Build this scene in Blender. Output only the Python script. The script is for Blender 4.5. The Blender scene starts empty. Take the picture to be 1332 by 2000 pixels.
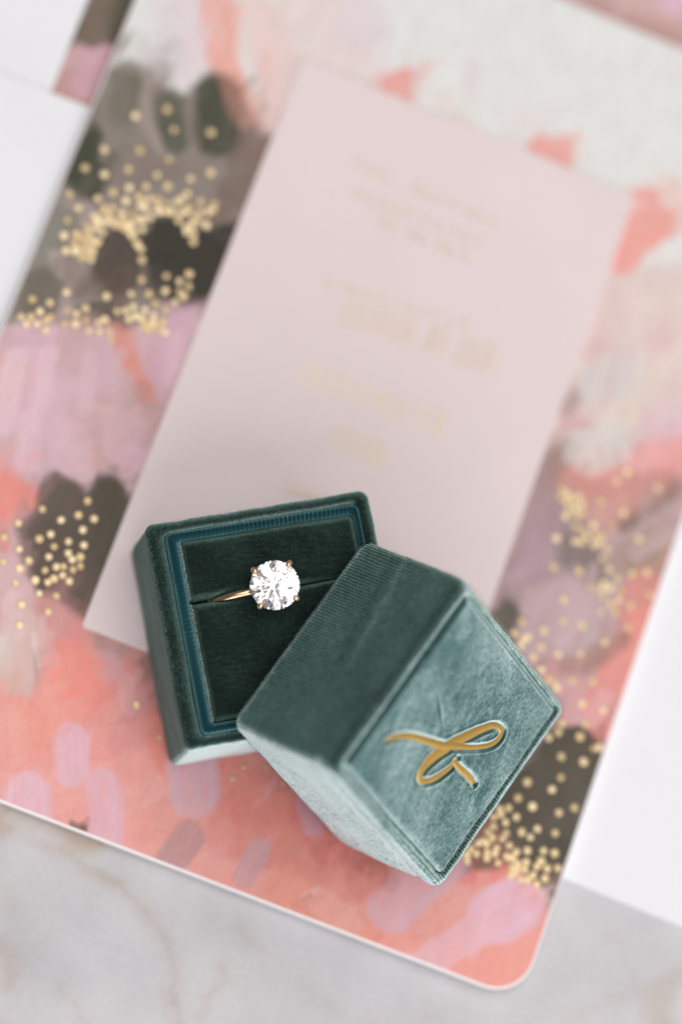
import bpy, bmesh, math, random
import numpy as np
from mathutils import Matrix, Vector, noise as mnoise

random.seed(7)
RNG = np.random.default_rng(11)
MM = 0.001
sc = bpy.context.scene
col = sc.collection

# ------------------------------------------------------------------ camera
# world: metres; origin = centre of the painted card's top face, x = its short side, y = its long side, z up
F_PX = 6017.0                       # focal length in photo pixels (photo 1332 x 2000)
CAM_RV = (2.85723215, 0.528871608, 0.215485608)
CAM_T = np.array([2.47033221, -18.8941767, 552.590567])


def rodrigues(r):
    r = np.array(r, float); th = np.linalg.norm(r); k = r / th
    K = np.array([[0, -k[2], k[1]], [k[2], 0, -k[0]], [-k[1], k[0], 0]])
    return np.eye(3) + math.sin(th) * K + (1 - math.cos(th)) * K @ K


CAM_R = rodrigues(CAM_RV)           # rows: picture right, picture down, forward
CAM_C = -CAM_R.T @ CAM_T
cd = bpy.data.cameras.new('camera'); cam = bpy.data.objects.new('camera', cd); col.objects.link(cam)
M = Matrix.Identity(4)
for i in range(3):
    M[i][0] = CAM_R[0][i]; M[i][1] = -CAM_R[1][i]; M[i][2] = -CAM_R[2][i]; M[i][3] = CAM_C[i] * MM
cam.matrix_world = M
cd.sensor_fit = 'VERTICAL'; cd.sensor_height = 36.0; cd.sensor_width = 24.0
cd.lens = F_PX / 2000 * 36
cd.clip_start = 0.02; cd.clip_end = 20
cd.dof.use_dof = True
cd.dof.focus_distance = 0.5195
cd.dof.aperture_fstop = 3.8
sc.camera = cam


def at(px, py, z=0.0):
    """the point (mm) on the level plane z seen at a pixel of the 1332 x 2000 photograph"""
    d = CAM_R.T @ np.array([(px - 666) / F_PX, (py - 1000) / F_PX, 1.0])
    s = (z - CAM_C[2]) / d[2]
    return CAM_C + s * d


def at_plane(px, py, p0, n):
    d = CAM_R.T @ np.array([(px - 666) / F_PX, (py - 1000) / F_PX, 1.0])
    s = np.dot(np.array(p0) - CAM_C, n) / np.dot(d, n)
    return CAM_C + s * d


# ------------------------------------------------------------------ light: a bright room and one large window
w = bpy.data.worlds.new('World'); sc.world = w; w.use_nodes = True
bg = w.node_tree.nodes['Background']
bg.inputs[0].default_value = (1.0, 0.985, 0.97, 1); bg.inputs[1].default_value = 0.13


def area(name, direction, dist, sx, sy, watts, colr):
    ld = bpy.data.lights.new(name, 'AREA'); ld.shape = 'RECTANGLE'; ld.size = sx; ld.size_y = sy
    ld.energy = watts; ld.color = colr
    lo = bpy.data.objects.new(name, ld); col.objects.link(lo)
    d = Vector(direction).normalized(); lo.location = d * dist
    lo.rotation_euler = (-d).to_track_quat('-Z', 'Y').to_euler()


area('window_light', (0.50, -0.80, 0.55), 2.0, 2.8, 2.2, 40.0, (0.985, 0.985, 1.0))
area('ceiling_bounce', (0.05, 0.22, 1.0), 1.9, 2.2, 2.2, 29.0, (1.0, 0.985, 0.967))
sc.view_settings.view_transform = 'Standard'; sc.view_settings.look = 'None'
sc.view_settings.exposure = 0.0; sc.view_settings.gamma = 1.0
sc.cycles.max_bounces = 16; sc.cycles.transmission_bounces = 16; sc.cycles.glossy_bounces = 8
sc.cycles.caustics_refractive = True; sc.cycles.caustics_reflective = False
sc.cycles.sample_clamp_indirect = 6.0
sc.cycles.use_denoising = True


# ------------------------------------------------------------------ helpers
def lin(c):
    c = np.asarray(c, float) / 255.0
    return np.where(c <= 0.04045, c / 12.92, ((c + 0.055) / 1.055) ** 2.4)


def rgba(c):
    return tuple(float(x) for x in lin(c)) + (1.0,)


def tag(o, label=None, cat=None, group=None, kind=None):
    if label: o['label'] = label
    if cat: o['category'] = cat
    if group: o['group'] = group
    if kind: o['kind'] = kind
    return o


def empty(name, mat):
    o = bpy.data.objects.new(name, None); col.objects.link(o); o.matrix_world = mat
    o.empty_display_size = 0.01
    return o


def link(name, me, mat, parent=None, smooth=False):
    o = bpy.data.objects.new(name, me); col.objects.link(o)
    if mat: me.materials.append(mat)
    if smooth: me.polygons.foreach_set('use_smooth', [True] * len(me.polygons))
    if parent: o.parent = parent
    return o


def mesh(name, verts, faces):
    me = bpy.data.meshes.new(name)
    me.from_pydata([tuple(v) for v in verts], [], [tuple(f) for f in faces]); me.update()
    return me


class Nodes:
    def __init__(s, name):
        s.m = bpy.data.materials.new(name); s.m.use_nodes = True
        s.t = s.m.node_tree; s.b = s.t.nodes['Principled BSDF']; s.out = s.t.nodes['Material Output']
        s.tc = None

    def n(s, typ, **kw):
        nd = s.t.nodes.new(typ)
        for k, v in kw.items():
            if k.startswith('i_'):
                k = k[2:]
                nd.inputs[int(k) if k.isdigit() else k.replace('_', ' ')].default_value = v
            else: setattr(nd, k, v)
        return nd

    def l(s, a, b): s.t.links.new(a, b)

    def obj(s, scale=(1, 1, 1)):
        if not s.tc: s.tc = s.n('ShaderNodeTexCoord')
        mp = s.n('ShaderNodeMapping'); mp.inputs['Scale'].default_value = scale
        s.l(s.tc.outputs['Object'], mp.inputs['Vector']); return mp.outputs[0]

    def noise(s, vec, scale, detail=3, rough=.6):
        nd = s.n('ShaderNodeTexNoise'); nd.inputs['Scale'].default_value = scale
        nd.inputs['Detail'].default_value = detail; nd.inputs['Roughness'].default_value = rough
        s.l(vec, nd.inputs['Vector']); return nd.outputs['Fac']

    def ramp(s, fac, stops):
        r = s.n('ShaderNodeValToRGB'); e = r.color_ramp.elements
        while len(e) < len(stops): e.new(.5)
        for el, (p, c) in zip(e, stops): el.position = p; el.color = c if len(c) == 4 else tuple(c) + (1,)
        s.l(fac, r.inputs[0]); return r.outputs[0]

    def math(s, op, a, b):
        nd = s.n('ShaderNodeMath', operation=op)
        for i, v in enumerate((a, b)):
            if isinstance(v, (int, float)): nd.inputs[i].default_value = v
            else: s.l(v, nd.inputs[i])
        return nd.outputs[0]

    def bump(s, h, dist, strength=1.0):
        nd = s.n('ShaderNodeBump'); nd.inputs['Strength'].default_value = strength
        nd.inputs['Distance'].default_value = dist
        s.l(h, nd.inputs['Height']); s.l(nd.outputs[0], s.b.inputs['Normal']); return nd.outputs[0]


def paper(name, c, rough=.75, fibre=.00002, image=None, spec=.25):
    k = Nodes(name); b = k.b
    v = k.obj((1, 1, 1))
    f = k.noise(v, 2600, 4, .65)
    if image is None:
        big = k.noise(v, 30, 3)
        mx = k.n('ShaderNodeMix', data_type='RGBA', blend_type='MULTIPLY'); mx.inputs[0].default_value = 1
        mx.inputs[6].default_value = rgba(c)
        k.l(k.ramp(big, [(.3, (.965, .965, .965)), (.7, (1, 1, 1))]), mx.inputs[7])
        base = mx.outputs[2]
    else:
        ti = k.n('ShaderNodeTexImage', image=image, interpolation='Cubic', extension='EXTEND')
        uv = k.n('ShaderNodeUVMap'); k.l(uv.outputs[0], ti.inputs[0])
        hs = k.n('ShaderNodeMix', data_type='RGBA', blend_type='MULTIPLY'); hs.inputs[0].default_value = 1
        k.l(ti.outputs[0], hs.inputs[6]); k.l(k.ramp(k.noise(k.obj((1, .45, 1)), 330, 5, .7), [(.3, (.965, .94, .945)), (.7, (1.07, 1.08, 1.10))]), hs.inputs[7])
        base = hs.outputs[2]
    g = k.n('ShaderNodeMix', data_type='RGBA', blend_type='MULTIPLY'); g.inputs[0].default_value = 1
    k.l(base, g.inputs[6]); k.l(k.ramp(f, [(.25, (.89, .89, .89)), (.7, (1.01, 1.01, 1.01))]), g.inputs[7])
    k.l(g.outputs[2], b.inputs['Base Color'])
    b.inputs['Roughness'].default_value = rough; b.inputs['Specular IOR Level'].default_value = spec
    k.bump(f, fibre, .6)
    return k.m


def velvet(name, deep, mid_c, tip, streak=(1, 1, 1), lean=(0, 0), rib=0.0, rib_axis='X', rib_period=.00056, pile=.00008, spread=.5, sheen=.15, big_amt=.2, both=0.0, fs=2300, lit_and_brushed=False):
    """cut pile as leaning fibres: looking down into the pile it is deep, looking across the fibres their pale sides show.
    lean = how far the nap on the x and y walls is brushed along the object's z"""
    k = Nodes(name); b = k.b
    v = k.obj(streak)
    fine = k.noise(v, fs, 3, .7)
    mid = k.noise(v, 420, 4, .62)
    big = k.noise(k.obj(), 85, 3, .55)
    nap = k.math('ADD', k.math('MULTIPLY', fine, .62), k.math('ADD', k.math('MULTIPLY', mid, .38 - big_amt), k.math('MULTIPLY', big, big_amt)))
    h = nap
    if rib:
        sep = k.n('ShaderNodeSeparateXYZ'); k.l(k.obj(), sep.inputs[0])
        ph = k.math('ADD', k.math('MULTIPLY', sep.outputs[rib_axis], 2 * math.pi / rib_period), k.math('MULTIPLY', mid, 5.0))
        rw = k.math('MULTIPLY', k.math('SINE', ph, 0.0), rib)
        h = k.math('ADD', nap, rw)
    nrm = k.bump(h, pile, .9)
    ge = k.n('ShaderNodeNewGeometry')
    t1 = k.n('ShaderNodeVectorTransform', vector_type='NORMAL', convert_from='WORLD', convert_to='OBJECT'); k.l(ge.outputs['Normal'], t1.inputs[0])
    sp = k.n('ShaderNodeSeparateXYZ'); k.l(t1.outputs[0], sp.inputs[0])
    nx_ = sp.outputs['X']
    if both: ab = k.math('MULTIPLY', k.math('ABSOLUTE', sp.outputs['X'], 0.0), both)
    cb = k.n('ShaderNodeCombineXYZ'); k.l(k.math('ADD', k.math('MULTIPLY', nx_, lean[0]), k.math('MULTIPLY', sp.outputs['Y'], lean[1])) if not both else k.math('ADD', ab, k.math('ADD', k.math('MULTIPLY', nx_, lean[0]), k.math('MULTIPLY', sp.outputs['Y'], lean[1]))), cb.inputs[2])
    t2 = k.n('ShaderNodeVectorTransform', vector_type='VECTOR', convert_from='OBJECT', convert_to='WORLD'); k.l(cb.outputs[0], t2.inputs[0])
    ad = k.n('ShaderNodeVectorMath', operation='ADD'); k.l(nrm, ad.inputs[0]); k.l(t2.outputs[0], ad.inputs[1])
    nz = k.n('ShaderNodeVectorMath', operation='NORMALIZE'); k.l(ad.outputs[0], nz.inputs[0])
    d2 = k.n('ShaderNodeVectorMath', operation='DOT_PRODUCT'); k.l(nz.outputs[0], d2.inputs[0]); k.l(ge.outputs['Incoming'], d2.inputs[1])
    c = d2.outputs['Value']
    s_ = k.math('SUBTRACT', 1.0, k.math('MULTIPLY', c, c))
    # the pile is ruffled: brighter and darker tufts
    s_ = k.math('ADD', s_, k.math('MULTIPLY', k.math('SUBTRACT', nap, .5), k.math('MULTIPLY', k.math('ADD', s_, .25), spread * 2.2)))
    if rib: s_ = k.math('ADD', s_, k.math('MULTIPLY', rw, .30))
    if lit_and_brushed:
        at_ = k.n('ShaderNodeAttribute', attribute_name='lit_and_brushed'); s_ = k.math('ADD', s_, k.math('MULTIPLY', at_.outputs['Fac'], k.math('ADD', .1, nap)))  # adds painted highlights and brushed patches to the pile colour
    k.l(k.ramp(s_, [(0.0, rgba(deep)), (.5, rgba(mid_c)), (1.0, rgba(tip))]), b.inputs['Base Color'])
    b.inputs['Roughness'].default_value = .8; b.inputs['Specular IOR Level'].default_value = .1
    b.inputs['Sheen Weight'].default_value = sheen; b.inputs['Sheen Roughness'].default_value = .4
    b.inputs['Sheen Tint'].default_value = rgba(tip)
    return k.m


def metal(name, c, rough=.2, met=1.0, bump=0.0):
    k = Nodes(name); b = k.b
    f = k.noise(k.obj(), 900, 3)
    c0 = lin(c)
    k.l(k.ramp(f, [(.3, tuple(c0 * .9)), (.7, tuple(c0))]), b.inputs['Base Color'])
    b.inputs['Metallic'].default_value = met; b.inputs['Roughness'].default_value = rough
    if bump: k.bump(f, bump, .5)
    return k.m


# ------------------------------------------------------------------ printing: brush strokes laid into an image in the sheet's own millimetres
def field(h, w_, cell, seed):
    r = np.random.default_rng(seed); gh, gw = int(h / cell) + 3, int(w_ / cell) + 3
    g = r.random((gh, gw)).astype(np.float32)
    y = np.arange(h) / cell; x = np.arange(w_) / cell
    yi, xi = y.astype(int), x.astype(int); fy, fx = (y - yi)[:, None], (x - xi)[None, :]
    fy = fy * fy * (3 - 2 * fy); fx = fx * fx * (3 - 2 * fx)
    a = g[yi][:, xi]; b = g[yi][:, xi + 1]; c = g[yi + 1][:, xi]; d = g[yi + 1][:, xi + 1]
    return (a * (1 - fx) + b * fx) * (1 - fy) + (c * (1 - fx) + d * fx) * fy


class Print:
    def __init__(s, x0, y0, wd, ht, z, res, base, seed=3):
        s.x0, s.y0, s.res, s.z = x0, y0, res, z
        s.W, s.H = int(wd * res), int(ht * res)
        s.a = np.empty((s.H, s.W, 3), np.float32); s.a[:] = lin(base)
        wob = 3.2 * res / 10
        s.nx = (field(s.H, s.W, 22 * res / 10, seed) - .5) * 2 * wob + (field(s.H, s.W, 7 * res / 10, seed + 1) - .5) * wob
        s.ny = (field(s.H, s.W, 22 * res / 10, seed + 2) - .5) * 2 * wob + (field(s.H, s.W, 7 * res / 10, seed + 3) - .5) * wob
        s.mott = field(s.H, s.W, 45 * res / 10, seed + 4)
        s.k = 0

    def uv(s, px, py):
        p = at(px, py, s.z); return (p[0] - s.x0) * s.res, (p[1] - s.y0) * s.res

    def blend(s, sl, al, colr):
        c = np.asarray(colr, np.float32)
        t = s.a[sl]; al = al[..., None]
        t *= (1 - al); t += al * c

    def stroke(s, pts, wpx, colr, a=.9, soft=.35, bristle=.35):
        s._stroke(np.array([s.uv(*p) for p in pts]), wpx / 10.9 * s.res / 2, lin(colr), a, soft, bristle)

    def raw_stroke(s, mm, wmm, lincol, a, soft, bristle):
        s._stroke((mm - np.array([s.x0, s.y0])) * s.res, wmm * s.res / 2, lincol, a, soft, bristle)

    def _stroke(s, P, r, c, a, soft, bristle):
        s.k += 1
        if len(P) == 1: P = np.vstack([P, P + 1e-3])
        lo_ = np.floor(P.min(0) - r * 1.5 - 6).astype(int); hi_ = np.ceil(P.max(0) + r * 1.5 + 6).astype(int)
        x0, y0 = max(lo_[0], 0), max(lo_[1], 0); x1, y1 = min(hi_[0], s.W), min(hi_[1], s.H)
        if x1 <= x0 or y1 <= y0: return
        sl = (slice(y0, y1), slice(x0, x1))
        Y, X = np.mgrid[y0:y1, x0:x1].astype(np.float32)
        X = X + s.nx[sl]; Y = Y + s.ny[sl]
        D = np.full(X.shape, 1e9, np.float32); Q = np.zeros_like(D); T = np.zeros_like(D); acc = 0
        for i in range(len(P) - 1):
            d = P[i + 1] - P[i]; L = max(np.hypot(*d), 1e-6); d = d / L
            rx, ry = X - P[i][0], Y - P[i][1]
            t = np.clip(rx * d[0] + ry * d[1], 0, L); q = -rx * d[1] + ry * d[0]
            dist = np.hypot(rx - t * d[0], ry - t * d[1]); m = dist < D
            D = np.where(m, dist, D); Q = np.where(m, q, Q); T = np.where(m, t + acc, T); acc += L
        al = np.clip((r - D) / max(r * soft, 1) + .5, 0, 1); al = al * al * (3 - 2 * al)
        if bristle:
            rr = np.random.default_rng(100 + s.k); nb = rr.random(64)
            u = (Q / r * 7 + 20); i0 = np.clip(u.astype(int), 0, 62); fr = u - i0
            bs = nb[i0] * (1 - fr) + nb[i0 + 1] * fr
            u2 = Q / r * 17 + 32; j0 = np.clip(u2.astype(int), 0, 62)
            bs = .65 * bs + .35 * nb[::-1][j0]
            al = al * (1 - bristle * np.clip(bs * 1.2 - .1, 0, 1) * (.5 + s.mott[sl]))
        s.blend(sl, np.clip(al * a, 0, 1).astype(np.float32), c)

    def poly(s, pts, colr, a=1.0, softpx=14):
        P = np.array([s.uv(*p) for p in pts]); sf = softpx / 10.9 * s.res
        lo_ = np.floor(P.min(0) - sf - 6).astype(int); hi_ = np.ceil(P.max(0) + sf + 6).astype(int)
        x0, y0 = max(lo_[0], 0), max(lo_[1], 0); x1, y1 = min(hi_[0], s.W), min(hi_[1], s.H)
        if x1 <= x0 or y1 <= y0: return
        sl = (slice(y0, y1), slice(x0, x1))
        Y, X = np.mgrid[y0:y1, x0:x1].astype(np.float32)
        X = X + s.nx[sl]; Y = Y + s.ny[sl]
        ins = np.zeros(X.shape, bool); D = np.full(X.shape, 1e9, np.float32)
        n = len(P)
        for i in range(n):
            A, B = P[i], P[(i + 1) % n]
            d = B - A; L2 = max(d @ d, 1e-9)
            t = np.clip(((X - A[0]) * d[0] + (Y - A[1]) * d[1]) / L2, 0, 1)
            D = np.minimum(D, np.hypot(X - A[0] - t * d[0], Y - A[1] - t * d[1]))
            if abs(d[1]) > 1e-9:
                ins ^= ((A[1] > Y) != (B[1] > Y)) & (X < d[0] * (Y - A[1]) / d[1] + A[0])
        sd = np.where(ins, D, -D)
        al = np.clip(sd / sf + .5, 0, 1); al = al * al * (3 - 2 * al)
        s.blend(sl, (al * a * (.93 + .14 * (s.mott[sl] - .5))).clip(0, 1).astype(np.float32), lin(colr))

    def image(s, name):
        im = bpy.data.images.new(name, s.W, s.H, alpha=False, float_buffer=True)
        im.colorspace_settings.name = 'Non-Color'
        px = np.ones((s.H, s.W, 4), np.float32); px[..., :3] = s.a
        im.pixels.foreach_set(px.ravel()); im.update(); im.pack()
        return im


def sheet(name, outline, ztop, thick, mat, edge_mat=None, uv=None, bevel=.00012, curl=None):
    """a flat piece of card: outline in mm, counter-clockwise"""
    bm = bmesh.new()
    lo_v = [bm.verts.new((x * MM, y * MM, (ztop - thick) * MM)) for x, y in outline]
    hi_v = [bm.verts.new((x * MM, y * MM, ztop * MM)) for x, y in outline]
    n = len(outline)
    bm.faces.new(hi_v); bm.faces.new(lo_v[::-1])
    for i in range(n): bm.faces.new((lo_v[i], lo_v[(i + 1) % n], hi_v[(i + 1) % n], hi_v[i]))
    bmesh.ops.recalc_face_normals(bm, faces=bm.faces)
    bm.normal_update()
    for fc in bm.faces: fc.material_index = 0 if fc.normal.z > .9 else 1
    if uv:
        L = bm.loops.layers.uv.new('UVMap')
        for fc in bm.faces:
            for lp in fc.loops:
                lp[L].uv = ((lp.vert.co.x / MM - uv[0]) / uv[2], (lp.vert.co.y / MM - uv[1]) / uv[3])
    me = bpy.data.meshes.new(name); bm.to_mesh(me); bm.free()
    o = link(name, me, mat); me.materials.append(edge_mat or mat)
    return o


def rounded_rect(x0, y0, x1, y1, r, n=8):
    out = []
    for cx, cy, a0 in ((x1 - r, y0 + r, -90), (x1 - r, y1 - r, 0), (x0 + r, y1 - r, 90), (x0 + r, y0 + r, 180)):
        for i in range(n + 1):
            a = math.radians(a0 + 90 * i / n); out.append((cx + r * math.cos(a), cy + r * math.sin(a)))
    return out


# ------------------------------------------------------------------ the table: pale marble
def make_table():
    k = Nodes('pale_marble'); b = k.b
    v = k.obj()
    big = k.noise(v, 14, 5, .6); mid = k.noise(v, 55, 5, .6)
    dv = k.n('ShaderNodeVectorMath', operation='ADD'); k.l(v, dv.inputs[0])
    nt = k.n('ShaderNodeTexNoise'); nt.inputs['Scale'].default_value = 18; nt.inputs['Detail'].default_value = 5; k.l(v, nt.inputs['Vector'])
    sca = k.n('ShaderNodeVectorMath', operation='SCALE'); sca.inputs['Scale'].default_value = .06; k.l(nt.outputs['Color'], sca.inputs[0]); k.l(sca.outputs[0], dv.inputs[1])
    vein = k.n('ShaderNodeTexNoise'); vein.inputs['Scale'].default_value = 17; vein.inputs['Detail'].default_value = 2; k.l(dv.outputs[0], vein.inputs['Vector'])
    band = k.math('ABSOLUTE', k.math('SUBTRACT', vein.outputs['Fac'], .5), 0.0)
    base = k.ramp(k.math('ADD', k.math('MULTIPLY', big, .6), k.math('MULTIPLY', mid, .4)),
                  [(.33, rgba((192, 189, 191))), (.5, rgba((205, 202, 205))), (.68, rgba((213, 210, 212)))])
    vm = k.ramp(band, [(0.0, (1, 1, 1)), (.018, (.6, .6, .6)), (.05, (0, 0, 0))])
    msk = k.ramp(k.noise(v, 40, 3), [(.42, (0, 0, 0)), (.56, (1, 1, 1))])
    mx = k.n('ShaderNodeMix', data_type='RGBA'); k.l(base, mx.inputs[6]); mx.inputs[7].default_value = rgba((186, 168, 152))
    k.l(k.math('MULTIPLY', k.math('MULTIPLY', vm, msk), 1.0), mx.inputs[0])
    k.l(mx.outputs[2], b.inputs['Base Color'])
    b.inputs['Roughness'].default_value = .5; b.inputs['Specular IOR Level'].default_value = .3
    vp = Print(-150, -150, 300, 300, -2.75, 3, (255, 255, 255), 77)
    tan = (238, 222, 206)
    for pts, wd, a_ in (([(60, 1640), (120, 1670), (185, 1702), (240, 1738), (288, 1784)], 34, .8), ([(160, 1700), (230, 1730)], 16, .6), ([(284, 1780), (322, 1838), (340, 1900), (332, 1960)], 34, .75),
                        ([(430, 1890), (440, 1915), (405, 1945), (395, 1985)], 34, .65), ([(470, 1820), (505, 1850)], 40, .55), ([(120, 1930), (165, 2000), (240, 2040)], 30, .6), ([(340, 1950), (360, 2060)], 40, .6),
                        ([(975, 1926), (990, 1936)], 18, .7), ([(1180, 1830), (1260, 1860)], 40, .35), ([(700, 2000), (860, 1985)], 30, .35), ([(560, 1900), (640, 1960)], 50, .3), ([(-80, 1700), (20, 1620)], 50, .5), ([(1100, 1990), (1400, 1880)], 40, .4)):
        vp.stroke(pts, wd, tan, a_ * .5, 2.0, .7); vp.stroke(pts, wd * .35, (228, 208, 190), a_ * .45, 1.4, .8)
    for pts, wd, a_ in (([(30, 1850), (120, 1900)], 90, .5), ([(150, 1790), (260, 1900)], 70, .5), ([(600, 1860), (760, 1960)], 120, .4), ([(1150, 1760), (1250, 1800)], 60, .4)):
        vp.stroke(pts, wd, (238, 237, 240), a_, 1.8, .2)
    ti = k.n('ShaderNodeTexImage', image=vp.image('marble_veins'), interpolation='Cubic', extension='EXTEND')
    pm = k.n('ShaderNodeMapping'); pm.inputs['Location'].default_value = (.5, .5, 0); pm.inputs['Scale'].default_value = (1 / .3, 1 / .3, 1)
    k.l(k.tc.outputs['Object'], pm.inputs['Vector']); k.l(pm.outputs[0], ti.inputs[0])
    mv = k.n('ShaderNodeMix', data_type='RGBA', blend_type='MULTIPLY'); mv.inputs[0].default_value = 1
    k.l(mx.outputs[2], mv.inputs[6]); k.l(ti.outputs[0], mv.inputs[7])
    gr = k.n('ShaderNodeMix', data_type='RGBA', blend_type='MULTIPLY'); gr.inputs[0].default_value = 1
    k.l(mv.outputs[2], gr.inputs[6]); k.l(k.ramp(k.noise(v, 900, 5, .75), [(.3, (.93, .93, .93)), (.65, (1, 1, 1))]), gr.inputs[7])
    k.l(gr.outputs[2], b.inputs['Base Color'])
    me = mesh('marble_surface', [(-.9, -.9, -.00275), (.9, -.9, -.00275), (.9, .9, -.00275), (-.9, .9, -.00275),
                                 (-.9, -.9, -.03), (.9, -.9, -.03), (.9, .9, -.03), (-.9, .9, -.03)],
              [(0, 1, 2, 3), (7, 6, 5, 4), (0, 4, 5, 1), (1, 5, 6, 2), (2, 6, 7, 3), (3, 7, 4, 0)])
    o = link('marble_surface', me, k.m)
    tag(o, 'pale grey marble surface with faint tan veins under the stationery', kind='structure')


make_table()

# ------------------------------------------------------------------ the painted card (5 x 7 in)
CW, CH = 63.5, 88.9
card = Print(-CW, -CH, 2 * CW, 2 * CH, 0, 9, (229, 228, 224))
P = card.poly; S = card.stroke
#PAINT-BEGIN
P([(-200, 700), (100, 640), (600, 640), (600, 1500), (-200, 1500)], (208, 170, 172), 1, 40)
P([(900, 820), (1400, 820), (1300, 1500), (800, 1500)], (186, 152, 152), 1, 60)
P([(900, 520), (1400, 520), (1400, 860), (900, 860)], (226, 203, 198), 1, 80)
# soft pinks at the top
P([(540, -40), (720, -40), (735, 130), (700, 330), (600, 330), (530, 260), (520, 100)], (232, 214, 210), .9, 60)
S([(700, -60), (690, 70)], 60, (226, 212, 219), .8, .9)
S([(742, 30), (735, 180)], 42, (228, 214, 218), .7, .9)
S([(925, 130), (915, 190)], 32, (226, 213, 219), .7, .9)
S([(860, 200), (900, 260)], 60, (233, 219, 210), .7, 1)
S([(1060, 240), (1010, 250)], 60, (230, 216, 214), .6, 1)
S([(330, 20), (325, 130)], 60, (226, 213, 217), .8, .8)
S([(372, 10), (378, 150)], 46, (228, 206, 213), .85, .7)
S([(300, 150), (390, 170)], 70, (227, 219, 218), .8, .8)
S([(505, 30), (520, 110)], 80, (236, 205, 199), .9, .6)
S([(420, 10), (432, 120), (470, 220), (500, 290)], 66, (239, 165, 150), .95, .5)
S([(530, 120), (520, 230), (512, 300)], 50, (234, 194, 188), .9, .7)
S([(560, 60), (560, 300)], 40, (232, 210, 205), .8, .9)
# coral glimpses round the blank card
P([(716, 165), (800, 126), (806, 215), (760, 220)], (238, 160, 148), .95, 16)
P([(1024, 282), (1050, 262), (1118, 286), (1116, 350), (1060, 330)], (240, 160, 148), .95, 16)
P([(1222, 370), (1285, 366), (1290, 400), (1322, 420), (1316, 460), (1262, 492), (1232, 535), (1190, 540)], (241, 158, 146), .95, 18)
S([(1300, 350), (1330, 400)], 40, (234, 205, 190), .7, .9)
# the right-hand margin, from the top down
P([(1130, 560), (1400, 520), (1400, 700), (1100, 730)], (230, 209, 202), .9, 60)
S([(1200, 590), (1180, 650)], 60, (228, 204, 200), .8, .8)
S([(1160, 690), (1230, 700), (1300, 670)], 60, (224, 190, 190), .8, .8)
P([(1080, 760), (1250, 690), (1340, 760), (1340, 900), (1100, 900)], (224, 200, 196), .8, 50)
S([(1330, 690), (1250, 780), (1190, 830)], 60, (229, 213, 200), .9, .6)
S([(1290, 850), (1340, 830)], 70, (224, 196, 206), .9, .6)
P([(1240, 870), (1360, 850), (1360, 930), (1270, 950), (1180, 990), (1060, 1000), (1090, 900)], (236, 162, 156), .9, 30)
P([(1080, 920), (1180, 940), (1300, 920), (1330, 960), (1190, 1060), (1130, 1050), (1060, 960)], (204, 146, 134), .85, 30)
S([(1120, 770), (1105, 800)], 40, (176, 150, 146), .9, .7)
S([(1105, 830), (1150, 838)], 34, (212, 165, 165), .8, .7)
S([(1085, 900), (1060, 940)], 54, (158, 130, 122), .9, .6)
S([(1165, 750), (1215, 738)], 84, (216, 209, 205), .95, .45)
S([(1140, 882), (1195, 868)], 90, (219, 212, 207), .97, .4)
P([(1030, 960), (1110, 960), (1180, 1060), (1180, 1130), (1100, 1140), (1000, 1180), (960, 1180)], (172, 146, 150), .95, 40)
P([(1100, 1030), (1180, 1080), (1190, 1140), (1140, 1140), (1090, 1100)], (126, 114, 106), .9, 26)
S([(1330, 1000), (1250, 1040), (1200, 1060)], 60, (198, 168, 170), .9, .6)
P([(1200, 1060), (1330, 1020), (1320, 1120), (1270, 1150), (1190, 1120)], (166, 142, 128), .9, 34)
S([(1305, 968), (1262, 1000), (1215, 1030)], 26, (128, 106, 96), .9, .7)
S([(1040, 1050), (1010, 1130)], 34, (180, 154, 160), .8, .8)
S([(1000, 1130), (1070, 1080)], 36, (188, 160, 166), .8, .7)
P([(985, 1180), (1010, 1150), (1100, 1125), (1180, 1150), (1220, 1230), (1180, 1300), (1100, 1320), (1010, 1290)], (194, 166, 168), .97, 24)
S([(1010, 1190), (1110, 1150)], 34, (200, 172, 178), .7, .7)
S([(1060, 1270), (1170, 1230)], 44, (200, 174, 176), .6, .7)
P([(960, 1200), (985, 1160), (1005, 1190), (1000, 1260), (970, 1270)], (100, 94, 80), .95, 16)
S([(1260, 1150), (1235, 1200)], 80, (222, 142, 128), .9, .5)
S([(1260, 1220), (1215, 1290), (1190, 1340)], 76, (238, 152, 138), .95, .5)
S([(1065, 1305), (1130, 1300), (1180, 1280), (1215, 1250)], 40, (164, 122, 110), .9, .6)
P([(1050, 1330), (1200, 1320), (1190, 1430), (1130, 1450), (1080, 1420)], (216, 160, 158), .9, 30)
S([(1180, 1330), (1160, 1400)], 50, (226, 146, 138), .85, .6)
S([(1095, 1340), (1120, 1400)], 44, (216, 168, 172), .7, .7)
P([(1140, 1430), (1220, 1400), (1180, 1500), (1140, 1480)], (242, 152, 142), .95, 20)
# dark leaf under the right half of the box
P([(1060, 1440), (1090, 1415), (1140, 1420), (1165, 1450), (1200, 1460), (1110, 1790), (1060, 1740), (1010, 1700), (880, 1710), (930, 1600)], (86, 78, 66), 1, 16)
S([(1040, 1500), (1020, 1560)], 50, (118, 102, 92), .8, .8)
S([(1060, 1580), (1030, 1640)], 50, (112, 98, 88), .7, .8)
S([(1085, 1740), (1075, 1780)], 40, (112, 92, 82), .8, .7)
S([(1110, 1700), (1080, 1640)], 40, (72, 70, 56), .7, .7)
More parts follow.
